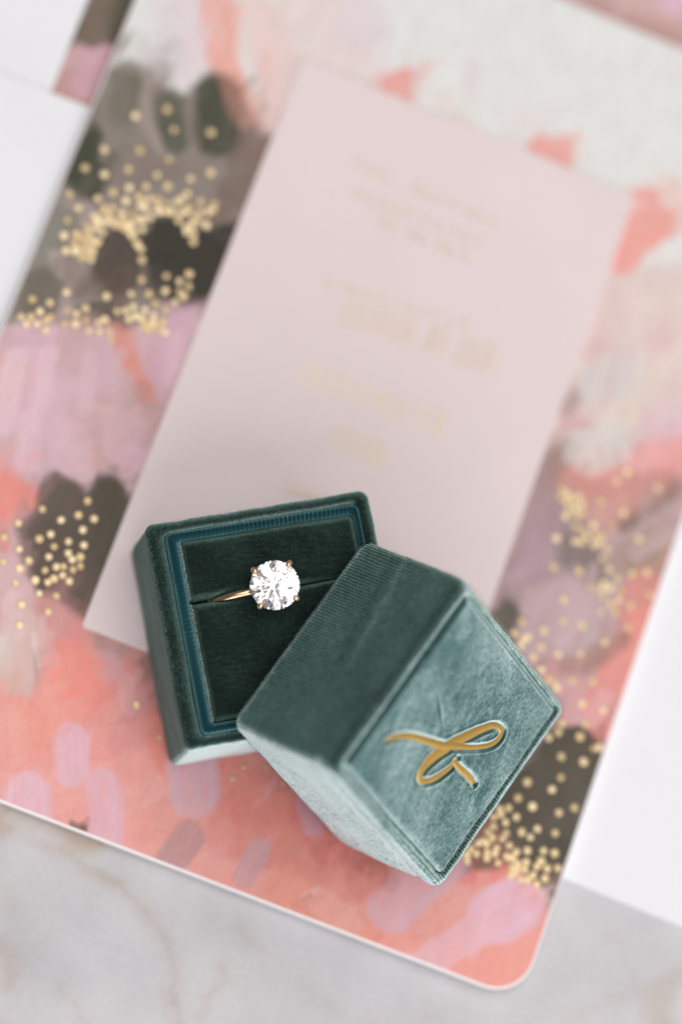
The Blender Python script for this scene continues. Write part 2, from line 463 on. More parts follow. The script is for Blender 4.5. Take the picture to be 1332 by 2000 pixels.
# the left-hand margin
P([(265, 60), (140, 130), (40, 330), (-60, 560), (-80, 720), (420, 620), (560, 270), (500, 250), (470, 170), (420, 160), (405, 195), (340, 190), (300, 160), (215, 130)], (133, 120, 110), 1, 22)
S([(250, 150), (235, 230)], 70, (128, 120, 108), .8, .7)
S([(260, 160), (285, 200)], 40, (108, 104, 90), .8, .6)
S([(292, 150), (282, 230), (310, 290)], 26, (164, 149, 142), .8, .8)
S([(330, 200), (340, 270)], 60, (90, 92, 76), .9, .5)
S([(425, 190), (422, 260)], 96, (70, 72, 56), .97, .35)
S([(370, 200), (380, 280)], 26, (150, 134, 126), .8, .8)
P([(183, 235), (200, 260), (192, 310), (212, 345), (190, 395), (160, 390), (128, 345), (150, 290)], (66, 70, 54), .97, 14)
S([(300, 300), (250, 330), (230, 360)], 50, (140, 124, 116), .7, .8)
S([(480, 300), (450, 380), (430, 420)], 60, (124, 104, 94), .9, .6)
S([(520, 290), (490, 360)], 50, (138, 112, 104), .9, .7)
S([(130, 385), (165, 405), (170, 430)], 40, (186, 162, 156), .85, .7)
S([(112, 430), (100, 500)], 40, (134, 134, 120), .85, .6)
S([(108, 500), (125, 560), (130, 600)], 28, (186, 168, 164), .85, .7)
S([(150, 530), (130, 570)], 40, (160, 140, 134), .8, .8)
S([(235, 490), (225, 540)], 96, (82, 70, 62), .95, .4)
P([(275, 470), (300, 430), (340, 420), (372, 450), (430, 440), (470, 430), (430, 540), (395, 600), (340, 600), (290, 560)], (58, 53, 44), .98, 18)
S([(240, 530), (225, 600), (230, 640)], 40, (128, 102, 96), .8, .7)
S([(300, 560), (340, 600)], 50, (104, 92, 80), .8, .7)
S([(180, 560), (170, 610)], 60, (120, 104, 94), .8, .7)
S([(80, 560), (72, 610)], 80, (116, 108, 96), .9, .5)
S([(200, 600), (205, 630)], 50, (82, 76, 64), .8, .7)
# pinks of the left margin
P([(-80, 650), (60, 625), (150, 640), (230, 650), (330, 600), (400, 585), (340, 800), (250, 960), (150, 960), (-40, 920), (-60, 760)], (216, 180, 184), 1, 20)
S([(70, 660), (50, 800)], 90, (226, 188, 202), .9, .5)
S([(20, 720), (0, 780)], 60, (232, 190, 178), .8, .9)
S([(150, 660), (150, 780)], 80, (206, 170, 172), .8, .6)
S([(200, 660), (195, 760)], 60, (214, 180, 190), .8, .7)
S([(340, 620), (310, 720)], 70, (216, 176, 190), .9, .6)
S([(300, 690), (320, 770)], 40, (212, 170, 180), .8, .7)
S([(225, 640), (250, 700), (280, 770)], 34, (226, 150, 132), .9, .6)
S([(280, 760), (312, 830)], 34, (184, 140, 128), .9, .7)
S([(262, 780), (290, 850)], 60, (188, 154, 150), .7, .8)
S([(125, 780), (100, 860)], 90, (224, 190, 200), .8, .6)
S([(180, 800), (200, 880)], 90, (208, 168, 168), .9, .5)
S([(150, 790), (215, 800), (240, 850)], 14, (228, 202, 198), .6, .9)
S([(75, 870), (110, 920)], 50, (218, 184, 196), .8, .7)
S([(230, 880), (270, 900)], 50, (224, 184, 196), .9, .6)
S([(60, 880), (90, 980)], 60, (206, 174, 180), .7, .7)
# coral petal and the dark heart on the left
S([(-10, 960), (40, 985)], 90, (241, 142, 126), .97, .4)
S([(-10, 1040), (10, 1100)], 50, (224, 140, 132), .8, .7)
P([(30, 1020), (70, 1000), (75, 950), (110, 925), (150, 945), (165, 965), (190, 930), (225, 930), (250, 960), (255, 990), (170, 1215), (130, 1180), (75, 1160), (45, 1110)], (98, 86, 76), 1, 16)
S([(105, 950), (130, 1000)], 56, (124, 106, 102), .8, .6)
S([(60, 1040), (60, 1110)], 50, (120, 96, 88), .8, .7)
S([(215, 960), (225, 1000)], 50, (84, 80, 66), .8, .6)
S([(110, 1090), (90, 1140)], 50, (112, 92, 84), .7, .7)
# lower left: dusty pinks running into coral
P([(-420, 1000), (40, 1110), (80, 1170), (160, 1215), (300, 1275), (300, 1330), (100, 1360), (-420, 1340)], (216, 174, 170), 1, 26)
S([(10, 1110), (30, 1200)], 60, (220, 184, 188), .9, .6)
S([(110, 1190), (130, 1250)], 80, (208, 142, 140), .85, .6)
S([(200, 1240), (300, 1290)], 60, (184, 140, 134), .9, .6)
S([(45, 1230), (55, 1330)], 70, (218, 188, 180), .85, .5)
S([(0, 1260), (5, 1340)], 40, (224, 212, 200), .8, .7)
S([(80, 1280), (78, 1340)], 24, (178, 144, 136), .7, .7)
S([(65, 1240), (80, 1300)], 10, (230, 212, 206), .6, .9)
S([(20, 1330), (30, 1390)], 60, (214, 176, 164), .8, .7)
# the coral field along the bottom
P([(-420, 1300), (60, 1365), (95, 1290), (150, 1262), (240, 1290), (330, 1300), (900, 1500), (1080, 1790), (1120, 1990), (900, 1990), (-420, 1600)], (237, 160, 150), 1, 24)
S([(130, 1290), (160, 1360)], 90, (242, 146, 132), .9, .5)
S([(210, 1290), (230, 1330)], 40, (206, 168, 176), .7, .7)
S([(270, 1300), (270, 1400)], 60, (214, 146, 140), .8, .7)
S([(265, 1390), (240, 1450)], 60, (208, 148, 150), .55, .8)
S([(300, 1290), (330, 1370)], 70, (150, 116, 108), .85, .7)
S([(40, 1400), (90, 1440)], 70, (236, 158, 140), .7, .7)
S([(300, 1420), (340, 1500)], 60, (230, 140, 124), .8, .6)
S([(440, 1530), (520, 1560), (600, 1560)], 110, (220, 130, 118), .9, .6)
S([(480, 1620), (600, 1650), (700, 1700)], 130, (224, 134, 120), .9, .6)
S([(600, 1590), (660, 1690)], 70, (214, 118, 114), .8, .6)
S([(700, 1680), (760, 1720)], 40, (178, 100, 94), .6, .8)
S([(640, 1650), (670, 1670)], 18, (150, 90, 86), .5, .9)
S([(560, 1760), (700, 1830)], 110, (238, 156, 138), .8, .6)
S([(760, 1860), (900, 1920)], 90, (240, 160, 146), .8, .6)
S([(1010, 1840), (970, 1920)], 90, (244, 164, 152), .9, .6)
S([(880, 1690), (960, 1705), (1020, 1740)], 60, (233, 138, 126), .97, .4)
# fine brush hairs over the coral
for i in range(240):
    x = random.uniform(-20, 1040); y = random.uniform(1340, 1950)
    if y > 1545 + .39 * x + 20 or y < 1330 + .3 * x: continue
    an = random.gauss(-.35, .35); L = random.uniform(20, 80)
    c = random.choice([(226, 136, 120), (246, 172, 154), (232, 146, 128), (214, 126, 114), (240, 164, 150)])
    S([(x, y), (x + L * math.cos(an), y + L * math.sin(an))], random.uniform(2.5, 7), c, random.uniform(.15, .4), .9, 0)
# feather every edge: many short dry strokes that drag the colour already there
rs = random.Random(21)
for i in range(3600):
    x = rs.uniform(-CW, CW); y = rs.uniform(-CH, CH)
    ix, iy = int((x + CW) * card.res), int((y + CH) * card.res)
    if not (2 < ix < card.W - 3 and 2 < iy < card.H - 3): continue
    c = card.a[iy, ix]
    if c.min() > .6 and rs.random() < .8: continue
    c = np.clip(c * rs.uniform(.93, 1.06) + np.array([rs.gauss(0, .006), rs.gauss(0, .006), rs.gauss(0, .006)]), .01, .85)
    an = 1.1 + 1.6 * mnoise.noise(Vector((x * .03, y * .03, 9.0))) + rs.gauss(0, .25)
    L = rs.uniform(2.0, 6.5); dx, dy = math.cos(an) * L, math.sin(an) * L
    card.raw_stroke(np.array([[x, y], [x + dx * .5 + rs.gauss(0, .4), y + dy * .5], [x + dx, y + dy]]), rs.uniform(.5, 2.4), c, rs.uniform(.25, .7), .8, .55)
# key shapes restated over the feathering
P([(985, 1185), (1000, 1165), (1012, 1195), (1004, 1255), (985, 1270), (940, 1240), (955, 1195)], (92, 88, 74), .85, 20)
P([(35, 1030), (80, 1000), (110, 935), (150, 950), (168, 968), (190, 934), (228, 932), (256, 966), (262, 1000), (180, 1220), (150, 1205), (120, 1178), (72, 1155), (45, 1105)], (92, 82, 72), .65, 24)
S([(212, 965), (222, 1010), (205, 1080)], 64, (82, 78, 64), .7, .6, .4)
S([(425, 185), (424, 262)], 92, (68, 70, 54), .75, .6, .4)
S([(326, 205), (338, 275)], 54, (86, 88, 72), .8, .5, .4)
S([(250, 145), (240, 215)], 56, (112, 106, 92), .6, .6, .4)
S([(290, 160), (284, 230), (312, 292)], 20, (168, 152, 146), .7, .8, .4)
P([(180, 240), (203, 262), (194, 312), (212, 345), (188, 392), (150, 396), (118, 350), (146, 290)], (64, 68, 52), .75, 24)
S([(232, 480), (228, 530)], 84, (80, 68, 60), .75, .6, .4)
P([(280, 472), (300, 432), (340, 424), (372, 452), (430, 444), (468, 434), (430, 540), (395, 600), (345, 598), (292, 560)], (56, 52, 43), .75, 24)
P([(1070, 1445), (1090, 1422), (1140, 1424), (1165, 1452), (1196, 1466), (1104, 1780), (1060, 1735), (1010, 1695), (890, 1705), (930, 1600)], (84, 77, 64), .75, 16)
S([(85, 560), (76, 605)], 66, (112, 105, 93), .7, .5, .4)
S([(250, 650), (262, 700), (292, 775)], 26, (226, 146, 128), .5, .7, .4)
S([(440, 30), (445, 130), (478, 222)], 60, (240, 166, 150), .35, .6, .4)
# lavender brush dabs
S([(138, 1448), (140, 1505)], 68, (228, 188, 204), .9, .4, .5)
S([(52, 1555), (56, 1590)], 90, (230, 192, 206), .9, .4, .5)
S([(203, 1535), (208, 1640)], 68, (226, 184, 198), .9, .4, .5)
S([(376, 1490), (380, 1550)], 96, (216, 178, 192), .9, .4, .45)
S([(368, 1632), (334, 1680)], 60, (184, 148, 150), .85, .35, .35)
S([(505, 1660), (478, 1712)], 46, (204, 162, 168), .88, .35, .35)
S([(600, 1570), (612, 1612)], 44, (214, 160, 176), .85, .5, .3)
S([(540, 1520), (500, 1575)], 12, (222, 164, 170), .7, .8)
S([(765, 1775), (810, 1730), (860, 1690)], 92, (222, 180, 192), .92, .4, .5)
S([(970, 1788), (1005, 1770)], 112, (230, 190, 206), .95, .3, .45)
S([(965, 1800), (880, 1850), (790, 1910)], 62, (234, 186, 194), .9, .35, .4)
S([(870, 1700), (900, 1690)], 40, (210, 164, 172), .5, .7)
# paler petals up the left side and along the foot
for (pts, w_, c_) in (([(30, 700), (10, 830)], 44, (236, 204, 214)), ([(95, 690), (80, 800)], 36, (234, 200, 206)), ([(175, 700), (165, 800)], 34, (224, 192, 200)), ([(140, 840), (160, 900)], 50, (226, 190, 194)),
                      ([(60, 820), (50, 900)], 46, (236, 202, 212)), ([(215, 820), (220, 880)], 34, (218, 182, 184)), ([(345, 660), (325, 740)], 30, (228, 190, 202)), ([(20, 1170), (30, 1230)], 40, (234, 200, 198)),
                      ([(90, 1240), (100, 1290)], 30, (226, 176, 172)), ([(245, 1330), (250, 1380)], 34, (226, 176, 176)), ([(20, 1400), (26, 1470)], 50, (240, 176, 164)), ([(250, 1480), (256, 1540)], 40, (236, 170, 162)),
                      ([(440, 1620), (425, 1660)], 40, (230, 160, 152)), ([(620, 1760), (680, 1800)], 50, (240, 174, 164)), ([(1130, 1180), (1090, 1240)], 50, (208, 180, 184)), ([(1180, 1360), (1150, 1410)], 34, (232, 180, 180)),
                      ([(1240, 900), (1290, 890)], 40, (240, 180, 178)), ([(1220, 980), (1170, 1010)], 34, (214, 164, 156)), ([(1310, 1040), (1240, 1080)], 30, (206, 178, 176))):
    S(pts, w_, c_, .7, .5, .6)
S([(590, 1750), (620, 1735)], 9, (240, 190, 176), .7, .8)
S([(570, 1770), (610, 1748)], 6, (150, 120, 110), .4, .9)
S([(140, 1612), (166, 1612)], 14, (84, 78, 64), .75, 1.2)
S([(158, 1618), (166, 1622)], 12, (70, 66, 52), .8, 1)
S([(165, 1640), (190, 1660)], 10, (190, 110, 100), .5, .9)
for i in range(420):
    x = rs.uniform(-CW, CW); y = rs.uniform(-CH, -45)
    ix, iy = int((x + CW) * card.res), int((y + CH) * card.res)
    if not (2 < ix < card.W - 3 and 2 < iy < card.H - 3): continue
    c = np.clip(card.a[iy, ix] * rs.uniform(.92, 1.07), .01, .85)
    an = 1.2 + rs.gauss(0, .35); L = rs.uniform(1.2, 3.6)
    card.raw_stroke(np.array([[x, y], [x + math.cos(an) * L, y + math.sin(an) * L]]), rs.uniform(.3, 1.3), c, rs.uniform(.3, .75), .9, .6)
#PAINT-END
card_img = card.image('floral_print')
M_CARD = paper('printed_card', None, .62, .00001, card_img)
M_EDGE = paper('white_card_edge', (246, 240, 240), .8)
M_WHITE = paper('white_paper', (243, 242, 246), .8, .00002)
M_PINK = paper('blush_paper', (236, 219, 219), .7, .00002)

cardo = sheet('painted_card', rounded_rect(-CW, -CH, CW, CH, 7.2), 0, 1.9, M_CARD, M_EDGE, uv=(-CW, -CH, 2 * CW, 2 * CH))
bv = cardo.modifiers.new('soft_edge', 'BEVEL'); bv.width = .00042; bv.segments = 2; bv.limit_method = 'ANGLE'; bv.material = 1
tag(cardo, 'painted floral card in coral, pink and dark brown with gold foil dots and rounded corners', 'card')

# ------------------------------------------------------------------ gold foil dots on the card
DOTS = [
    ((100, 180), 3.806, [(628, 175), (865, 127), (915, 278), (1190, 298), (398, 425), (662, 432), (878, 497), (255, 562), (398, 610),
        (577, 572), (790, 615), (1187, 597), (1037, 643), (867, 697), (582, 710), (708, 700), (462, 742), (347, 790), (140, 755),
        (205, 860), (557, 805), (655, 775), (690, 810), (735, 790), (670, 845), (715, 865), (795, 795), (795, 835), (865, 828),
        (800, 885), (850, 885), (895, 890), (1015, 755), (975, 790), (940, 815), (1112, 812), (1215, 830), (1205, 870), (1170, 890),
        (1105, 895), (1030, 850), (1010, 880), (965, 905), (945, 955), (1060, 930), (1100, 955), (1050, 985), (1010, 1040), (1060, 1050),
        (1000, 1000), (1058, 1110), (1155, 990), (400, 855), (460, 860), (430, 905), (390, 890), (330, 925), (530, 900), (610, 905),
        (450, 945), (410, 965), (480, 985), (560, 960), (600, 985), (640, 950), (680, 945), (740, 930), (560, 1020), (530, 1000),
        (625, 1040), (680, 1018), (600, 1065), (640, 1125), (668, 1165), (678, 1245), (265, 1000), (330, 985), (345, 1015), (285, 1035),
        (190, 1055), (240, 1070), (385, 1045), (350, 1110), (300, 1095), (240, 1110), (175, 1120), (320, 1150), (270, 1160), (210, 1170),
        (310, 1195), (255, 1210), (230, 1230), (300, 1245), (98, 1065), (112, 1178), (125, 950), (180, 1180), (360, 960), (520, 955), (590, 1000)]),
    ((0, 500), 3.33, [(213, 280), (328, 303), (262, 360), (140, 395), (205, 395), (175, 440), (245, 440), (300, 420), (330, 400), (300, 480),
        (440, 350), (435, 235), (500, 375), (495, 440), (425, 440), (560, 340), (558, 415), (580, 485), (645, 430), (685, 410), (650, 490), (715, 490),
        (725, 540), (695, 262), (925, 25), (922, 153), (1083, 130), (855, 245), (970, 245), (1077, 227), (1232, 117), (1170, 165), (1228, 195),
        (1170, 230), (1195, 260), (1140, 300), (1080, 350), (765, 360), (820, 355), (870, 330), (885, 390), (840, 410), (945, 350), (1012, 310),
        (925, 405), (960, 440), (1000, 385), (1000, 430), (930, 460), (1050, 450), (970, 480), (1030, 480), (1075, 495), (1065, 420), (985, 460)]),
    ((0, 920), 5.123, [(187, 520), (427, 380), (615, 490), (880, 298), (788, 440), (945, 478), (833, 588), (512, 632), (398, 678), (690, 705), (545, 755),
        (843, 742), (197, 780), (47, 660), (493, 858), (687, 820), (728, 885), (808, 858), (293, 893), (202, 972), (455, 992), (568, 958), (640, 955),
        (735, 985), (808, 950), (358, 1090), (545, 1075), (483, 1112), (630, 1042), (697, 1102), (398, 1222), (568, 1248), (220, 1335), (487, 1408),
        (200, 1540), (160, 1115), (38, 905)]),
    ((980, 900), 3.784, [(450, 215), (490, 250), (430, 265), (480, 310), (530, 290), (570, 260), (590, 320), (540, 350), (490, 370), (470, 410), (560, 400),
        (600, 380), (730, 300), (845, 155), (925, 80), (1150, 200), (897, 383), (815, 478), (675, 478), (545, 480), (600, 520), (630, 560), (540, 595), (590, 600),
        (680, 620), (740, 560), (770, 650), (740, 720), (790, 800), (850, 870), (960, 835), (1070, 825), (1010, 578), (402, 572), (383, 785), (570, 815),
        (755, 905), (735, 950), (750, 1000), (660, 940), (800, 940), (880, 960), (860, 1030), (800, 1060), (730, 1110), (840, 1120), (950, 1070), (1090, 990),
        (455, 1025), (455, 1185), (590, 1215), (930, 1235), (150, 1190), (90, 1275), (190, 1300), (310, 1255), (690, 545), (720, 600)]),
    ((960, 1180), 4.757, [(265, 385), (300, 330), (460, 400), (390, 490), (620, 470), (825, 460), (1050, 350), (460, 610), (530, 700), (585, 720), (605, 775),
        (750, 710), (940, 720), (840, 925), (1035, 985), (870, 1110), (655, 1110), (620, 1190), (530, 1240), (820, 1230), (645, 1415), (850, 1462), (950, 1340),
        (1000, 1330)]),
    ((880, 1480), 4.757, [(1023, 183), (1237, 40), (940, 295), (710, 225), (625, 372), (760, 452), (1005, 510), (1148, 465), (537, 465), (610, 550), (455, 478),
        (465, 520), (400, 550), (510, 600), (395, 635), (345, 690), (385, 742), (515, 700), (480, 750), (660, 690), (805, 660), (740, 738), (970, 700), (545, 815),
        (330, 795), (255, 795), (190, 845), (240, 890), (150, 900), (155, 960), (340, 880), (335, 930), (425, 840), (410, 890), (440, 975), (520, 915), (570, 930),
        (610, 875), (712, 862), (862, 865), (965, 885), (995, 1025), (895, 1030), (840, 960), (800, 1010), (700, 970), (690, 1040), (620, 980), (570, 1020), (610, 1060),
        (765, 1090), (715, 1130), (875, 1120), (800, 1175), (650, 1130), (560, 1090), (300, 770), (630, 1010)]),
    ((0, 0), 1, [(313, 1440), (455, 1520), (477, 1497), (520, 1497), (553, 1530), (268, 1376)]),
]


def make_dots():
    k_ = Nodes('gold_foil'); oi = k_.n('ShaderNodeObjectInfo')
    k_.l(k_.ramp(oi.outputs['Random'], [(0, rgba((196, 170, 126))), (.5, rgba((222, 196, 150))), (1, rgba((236, 214, 174)))]), k_.b.inputs['Base Color'])
    k_.b.inputs['Metallic'].default_value = .6; k_.b.inputs['Roughness'].default_value = .4
    foil = k_.m
    n = 12; vs = []; fs = []
    rings = [(1.0, 0.0), (1.0, .03), (.8, .06), (.4, .075)]
    for r, z in rings:
        for i in range(n):
            a = 2 * math.pi * i / n; vs.append((r * .72 * MM * math.cos(a), r * .72 * MM * math.sin(a), z * MM))
    for k in range(len(rings) - 1):
        for i in range(n): fs.append((k * n + i, k * n + (i + 1) % n, (k + 1) * n + (i + 1) % n, (k + 1) * n + i))
    fs.append(tuple(range((len(rings) - 1) * n, len(rings) * n)))
    me = mesh('foil_dot', vs, fs); me.materials.append(foil)
    me.polygons.foreach_set('use_smooth', [True] * len(me.polygons))
    pts = []
    for (ox, oy), sc_, L in DOTS:
        for x, y in L: pts.append((ox + x / sc_, oy + y / sc_))
    k = 0; extra = []
    for x, y in pts:
        p = at(x, y, .05)
        if abs(p[0]) > CW - 1 or abs(p[1]) > CH - 1: continue
        s = random.uniform(.84, 1.08) if y < 1860 else 1
        if y > 1430 and x < 600: s = .55
        k += 1
        if k <= 300:
            o = bpy.data.objects.new('foil_dot', me); col.objects.link(o); o.parent = cardo
            o.location = (p[0] * MM, p[1] * MM, 0.00001 + .000004 * (k % 7)); o.scale = (s, s * random.uniform(.9, 1.05), 1); o.rotation_euler = (random.gauss(0, .02), random.gauss(0, .02), random.uniform(0, 3))
        else: extra.append((p[0] * MM, p[1] * MM, 0.00001 + .000004 * (k % 7), s))
    if extra:
        V = []; Fc = []
        for x, y, z, s in extra:
            b = len(V); V += [(x + v[0] * s, y + v[1] * s, z + v[2]) for v in vs]; Fc += [tuple(b + i for i in f) for f in fs]
        o = link('foil_dots', mesh('foil_dots', V, Fc), foil, cardo, True); o['kind'] = 'stuff'


make_dots()


# ------------------------------------------------------------------ the white envelope under the card: body, open flap, printed liner
def make_envelope():
    e = empty('envelope', Matrix.Translation((0, 0, -.0027)))
    tag(e, 'white open envelope lying on the marble beneath the painted card, its liner showing', 'envelope')
    z0 = -1.92

    def put(name, pts, top, th, mat):
        o = sheet(name, pts, top, th, mat); o.parent = e; o.location = (0, 0, .0027)
        b = o.modifiers.new('soft_edge', 'BEVEL'); b.width = .00012; b.segments = 2; b.limit_method = 'ANGLE'
        return o
    # body: lower edge seen right of the card, mouth seen left of it (photo points unprojected on the body's plane)
    a = at(1098, 1715, z0)[:2]; b = at(1332, 1811, z0)[:2]
    c = at(0, 141, z0)[:2]; d = at(180, 211, z0)[:2]
    eb = (b - a) / np.linalg.norm(b - a); em = (d - c) / np.linalg.norm(d - c)
    body = [tuple(a - eb * 92), tuple(a + eb * 95), tuple(d + em * 195), tuple(d - em * 75)]
    put('envelope_back', [tuple(a - eb * 92), tuple(a + eb * 95), tuple(d + em * 195 + np.array([20., 55.])), tuple(d - em * 75 + np.array([20., 55.]))][:4], z0 - .55, .25, M_WHITE)
    put('envelope_front', body, z0, .3, M_WHITE)
    # open flap above the mouth
    nrm = np.array([-em[1], em[0]])
    fl = [tuple(d - em * 74 + nrm * -3), tuple(d + em * 194 + nrm * -3), tuple(d + em * 190 + nrm * 90), tuple(d - em * 70 + nrm * 90)]
    put('flap', fl, z0 - .42, .12, M_WHITE)
    # liner: printed, its left edge bared beside the card
    p1 = at(102, 176, z0 - .36)[:2]; p2 = at(172, 0, z0 - .36)[:2]
    up = (p2 - p1) / np.linalg.norm(p2 - p1)
    ln = [tuple(p1 - up * 4), tuple(p1 - up * 4 + em * 165), tuple(p1 + up * 88 + em * 165), tuple(p1 + up * 88)]
    xs = [q[0] for q in ln]; ys = [q[1] for q in ln]
    x0, y0, wd, ht = min(xs), min(ys), max(xs) - min(xs), max(ys) - min(ys)
    pr = Print(x0, y0, wd, ht, z0 - .36, 4, (206, 166, 168), 31)
    pr.poly([(90, 190), (120, 130), (240, 140), (200, 230)], (196, 154, 146), .95, 18)
    pr.stroke([(200, 105), (170, 165)], 66, (212, 168, 180), .9, .6)
    pr.poly([(130, 100), (170, -80), (300, -80), (235, 95), (200, 88), (175, 100), (150, 85)], (112, 100, 84), 1, 14)
    pr.stroke([(250, -20), (228, 70)], 40, (82, 80, 62), .9, .7)
    pr.poly([(1100, -10), (1150, -60), (1450, -60), (1450, 120), (1332, 90)], (212, 176, 172), 1, 20)
    pr.stroke([(1310, 0), (1360, 10)], 60, (222, 186, 208), .9, .7)
    pr.stroke([(1230, 40), (1330, 70)], 30, (196, 154, 142), .8, .7)
    pr.stroke([(1150, -10), (1180, 10)], 40, (190, 150, 142), .7, .8)
    lm = paper('liner_paper', None, .6, .00001, pr.image('liner_print'))
    o = sheet('printed_liner', ln, z0 - .32, .1, lm, M_WHITE, uv=(x0, y0, wd, ht)); o.parent = e; o.location = (0, 0, .0027)


make_envelope()


# ------------------------------------------------------------------ the blush details card
ZP = .42


def make_pink():
    tl, tr, bl = [at(x, y, ZP)[:2] for x, y in ((592, 112), (1236, 390), (160, 1223))]
    rr = at(960, 1180, ZP)[:2]
    # best rectangle through those points
    eyv = tl - bl; L = np.linalg.norm(eyv); ey = eyv / L; ex = np.array([ey[1], -ey[0]])
    W_ = np.dot((tr + rr) / 2 - bl, ex)
    M4 = Matrix(((ex[0], ey[0], 0, bl[0] * MM), (ex[1], ey[1], 0, bl[1] * MM), (0, 0, 1, 0), (0, 0, 0, 1)))
    o = sheet('blush_card', rounded_rect(0, 0, W_, L, .5, 3), ZP, ZP - .02, M_PINK, M_EDGE)
    o.matrix_world = M4
    tag(o, 'blank looking pale blush card with faint gold lettering, lying on the painted card', 'card')
    b = o.modifiers.new('soft_edge', 'BEVEL'); b.width = .00008; b.segments = 2; b.limit_method = 'ANGLE'
    # faint, unreadable lines of pale gold script: short upright pen marks along the text lines
    V = []; Fc = []

    def mark(x, y, dx, dy, wd):
        n = math.hypot(dx, dy); px, py = -dy / n * wd / 2, dx / n * wd / 2; b0 = len(V); zz = .003 * MM * (b0 / 4)
        V.extend([((x - px) * MM, (y - py) * MM, zz), ((x + px) * MM, (y + py) * MM, zz),
                  ((x + dx + px) * MM, (y + dy + py) * MM, zz), ((x + dx - px) * MM, (y + dy - py) * MM, zz)])
        Fc.append((b0, b0 + 1, b0 + 2, b0 + 3))
    inv = np.linalg.inv(np.stack([ex, ey], 1))
    r = random.Random(5)
    for (xa, ya, xb, yb, hgt, n) in ((585, 748, 850, 851, 5.0, 19), (645, 868, 740, 911, 4.4, 9), (668, 634, 950, 730, 6.0, 19),
                                     (640, 560, 900, 640, 1.6, 11), (560, 962, 700, 1000, 1.6, 10), (700, 330, 960, 440, 1.6, 11),
                                     (690, 385, 930, 480, 1.6, 10), (740, 440, 900, 505, 1.6, 7)):
        A = inv @ (at(xa, ya, ZP)[:2] - bl); B = inv @ (at(xb, yb, ZP)[:2] - bl)
        for i in range(n):
            q = A + (B - A) * (i + r.uniform(-.2, .2)) / max(n - 1, 1)
            if r.random() < .05: continue
            mark(q[0], q[1], r.uniform(.2, .9), hgt * r.uniform(.8, 1), .62)
            if r.random() < .85: mark(q[0] + .3, q[1] + hgt * r.uniform(.1, .8), r.uniform(.7, 1.3), r.uniform(-.3, .3), .5)
    lt = link('faint_script', mesh('faint_script', V, Fc), metal('pale_gold_ink', (238, 218, 200), .6, 0.0), o)
    lt.location = (0, 0, (ZP + .012) * MM); lt['kind'] = 'stuff'


make_pink()


# ------------------------------------------------------------------ velvet and ribbon
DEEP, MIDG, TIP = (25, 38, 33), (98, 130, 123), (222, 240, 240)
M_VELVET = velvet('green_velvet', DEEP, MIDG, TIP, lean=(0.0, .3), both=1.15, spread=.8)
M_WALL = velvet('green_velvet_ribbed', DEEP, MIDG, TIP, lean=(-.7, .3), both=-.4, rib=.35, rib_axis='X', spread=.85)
M_PANEL = velvet('green_velvet_brushed', (26, 46, 46), (70, 105, 104), (208, 230, 230), streak=(.42, 1.0, 1), spread=.6, fs=3600, pile=.00004, big_amt=.2, lit_and_brushed=True)
M_PAD = velvet('dark_green_velvet', (19, 32, 27), (58, 80, 73), (104, 130, 123), spread=1.1, sheen=.06, big_amt=.32)
M_RIB = velvet('teal_ribbon', (14, 48, 54), (34, 76, 82), (110, 156, 160), pile=.00003, spread=.3, sheen=.1)
M_LINING = velvet('teal_lining', (18, 48, 54), (60, 100, 104), (150, 180, 180))


def loop_pts(hx, hy, r, z, cx=0, cy=0, step=.45, n_arc=8):
    """rounded rectangle, fixed vertex count so loops can be bridged"""
    out = []
    n_s = int(38 / step)
    for qx, qy, a0 in ((1, -1, -90), (1, 1, 0), (-1, 1, 90), (-1, -1, 180)):
        c = (cx + qx * (hx - r), cy + qy * (hy - r))
        for i in range(n_arc):
            a = math.radians(a0 + 90 * i / (n_arc - 1)); out.append((c[0] + r * math.cos(a), c[1] + r * math.sin(a), z))
        nx = {(1, -1): (1, 1), (1, 1): (-1, 1), (-1, 1): (-1, -1), (-1, -1): (1, -1)}[(qx, qy)]
        a1 = math.radians(a0 + 90); p = out[-1]
        c2 = (cx + nx[0] * (hx - r), cy + nx[1] * (hy - r)); q = (c2[0] + r * math.cos(a1), c2[1] + r * math.sin(a1), z)
        for i in range(1, n_s): t = i / n_s; out.append((p[0] + (q[0] - p[0]) * t, p[1] + (q[1] - p[1]) * t, z))
    return out


def loft(loops, cap0=True, cap1=True, fn=None):
    n = len(loops[0]); V = [p for L in loops for p in L]; Fc = []
    for k in range(len(loops) - 1):
        for i in range(n): Fc.append((k * n + i, k * n + (i + 1) % n, (k + 1) * n + (i + 1) % n, (k + 1) * n + i))
    if cap0: Fc.append(tuple(range(n - 1, -1, -1)))
    if cap1: Fc.append(tuple((len(loops) - 1) * n + i for i in range(n)))
    if fn: V = [fn(v) for v in V]
    return [(v[0] * MM, v[1] * MM, v[2] * MM) for v in V], Fc


def wob(v, amp, sc_, seed=0.0):
    q = Vector((v[0] * sc_ + seed, v[1] * sc_ - seed, v[2] * sc_ + 3.1 * seed))
    d = mnoise.noise_vector(q)
    return (v[0] + d[0] * amp, v[1] + d[1] * amp, v[2] + d[2] * amp * .6)


def fix(me):
    bm = bmesh.new(); bm.from_mesh(me); bmesh.ops.recalc_face_normals(bm, faces=bm.faces); bm.to_mesh(me); bm.free()


# ------------------------------------------------------------------ ring box base
BX, BY, BYAW = -1.53, -46.14, math.radians(31.03)
BZ = .44
M_BASE = Matrix.Translation(((BX - .3) * MM, (BY + .1) * MM, BZ * MM)) @ Matrix.Rotation(BYAW, 4, 'Z') @ Matrix.Diagonal((1.018, 1.018, 1, 1))
BH = 21.65
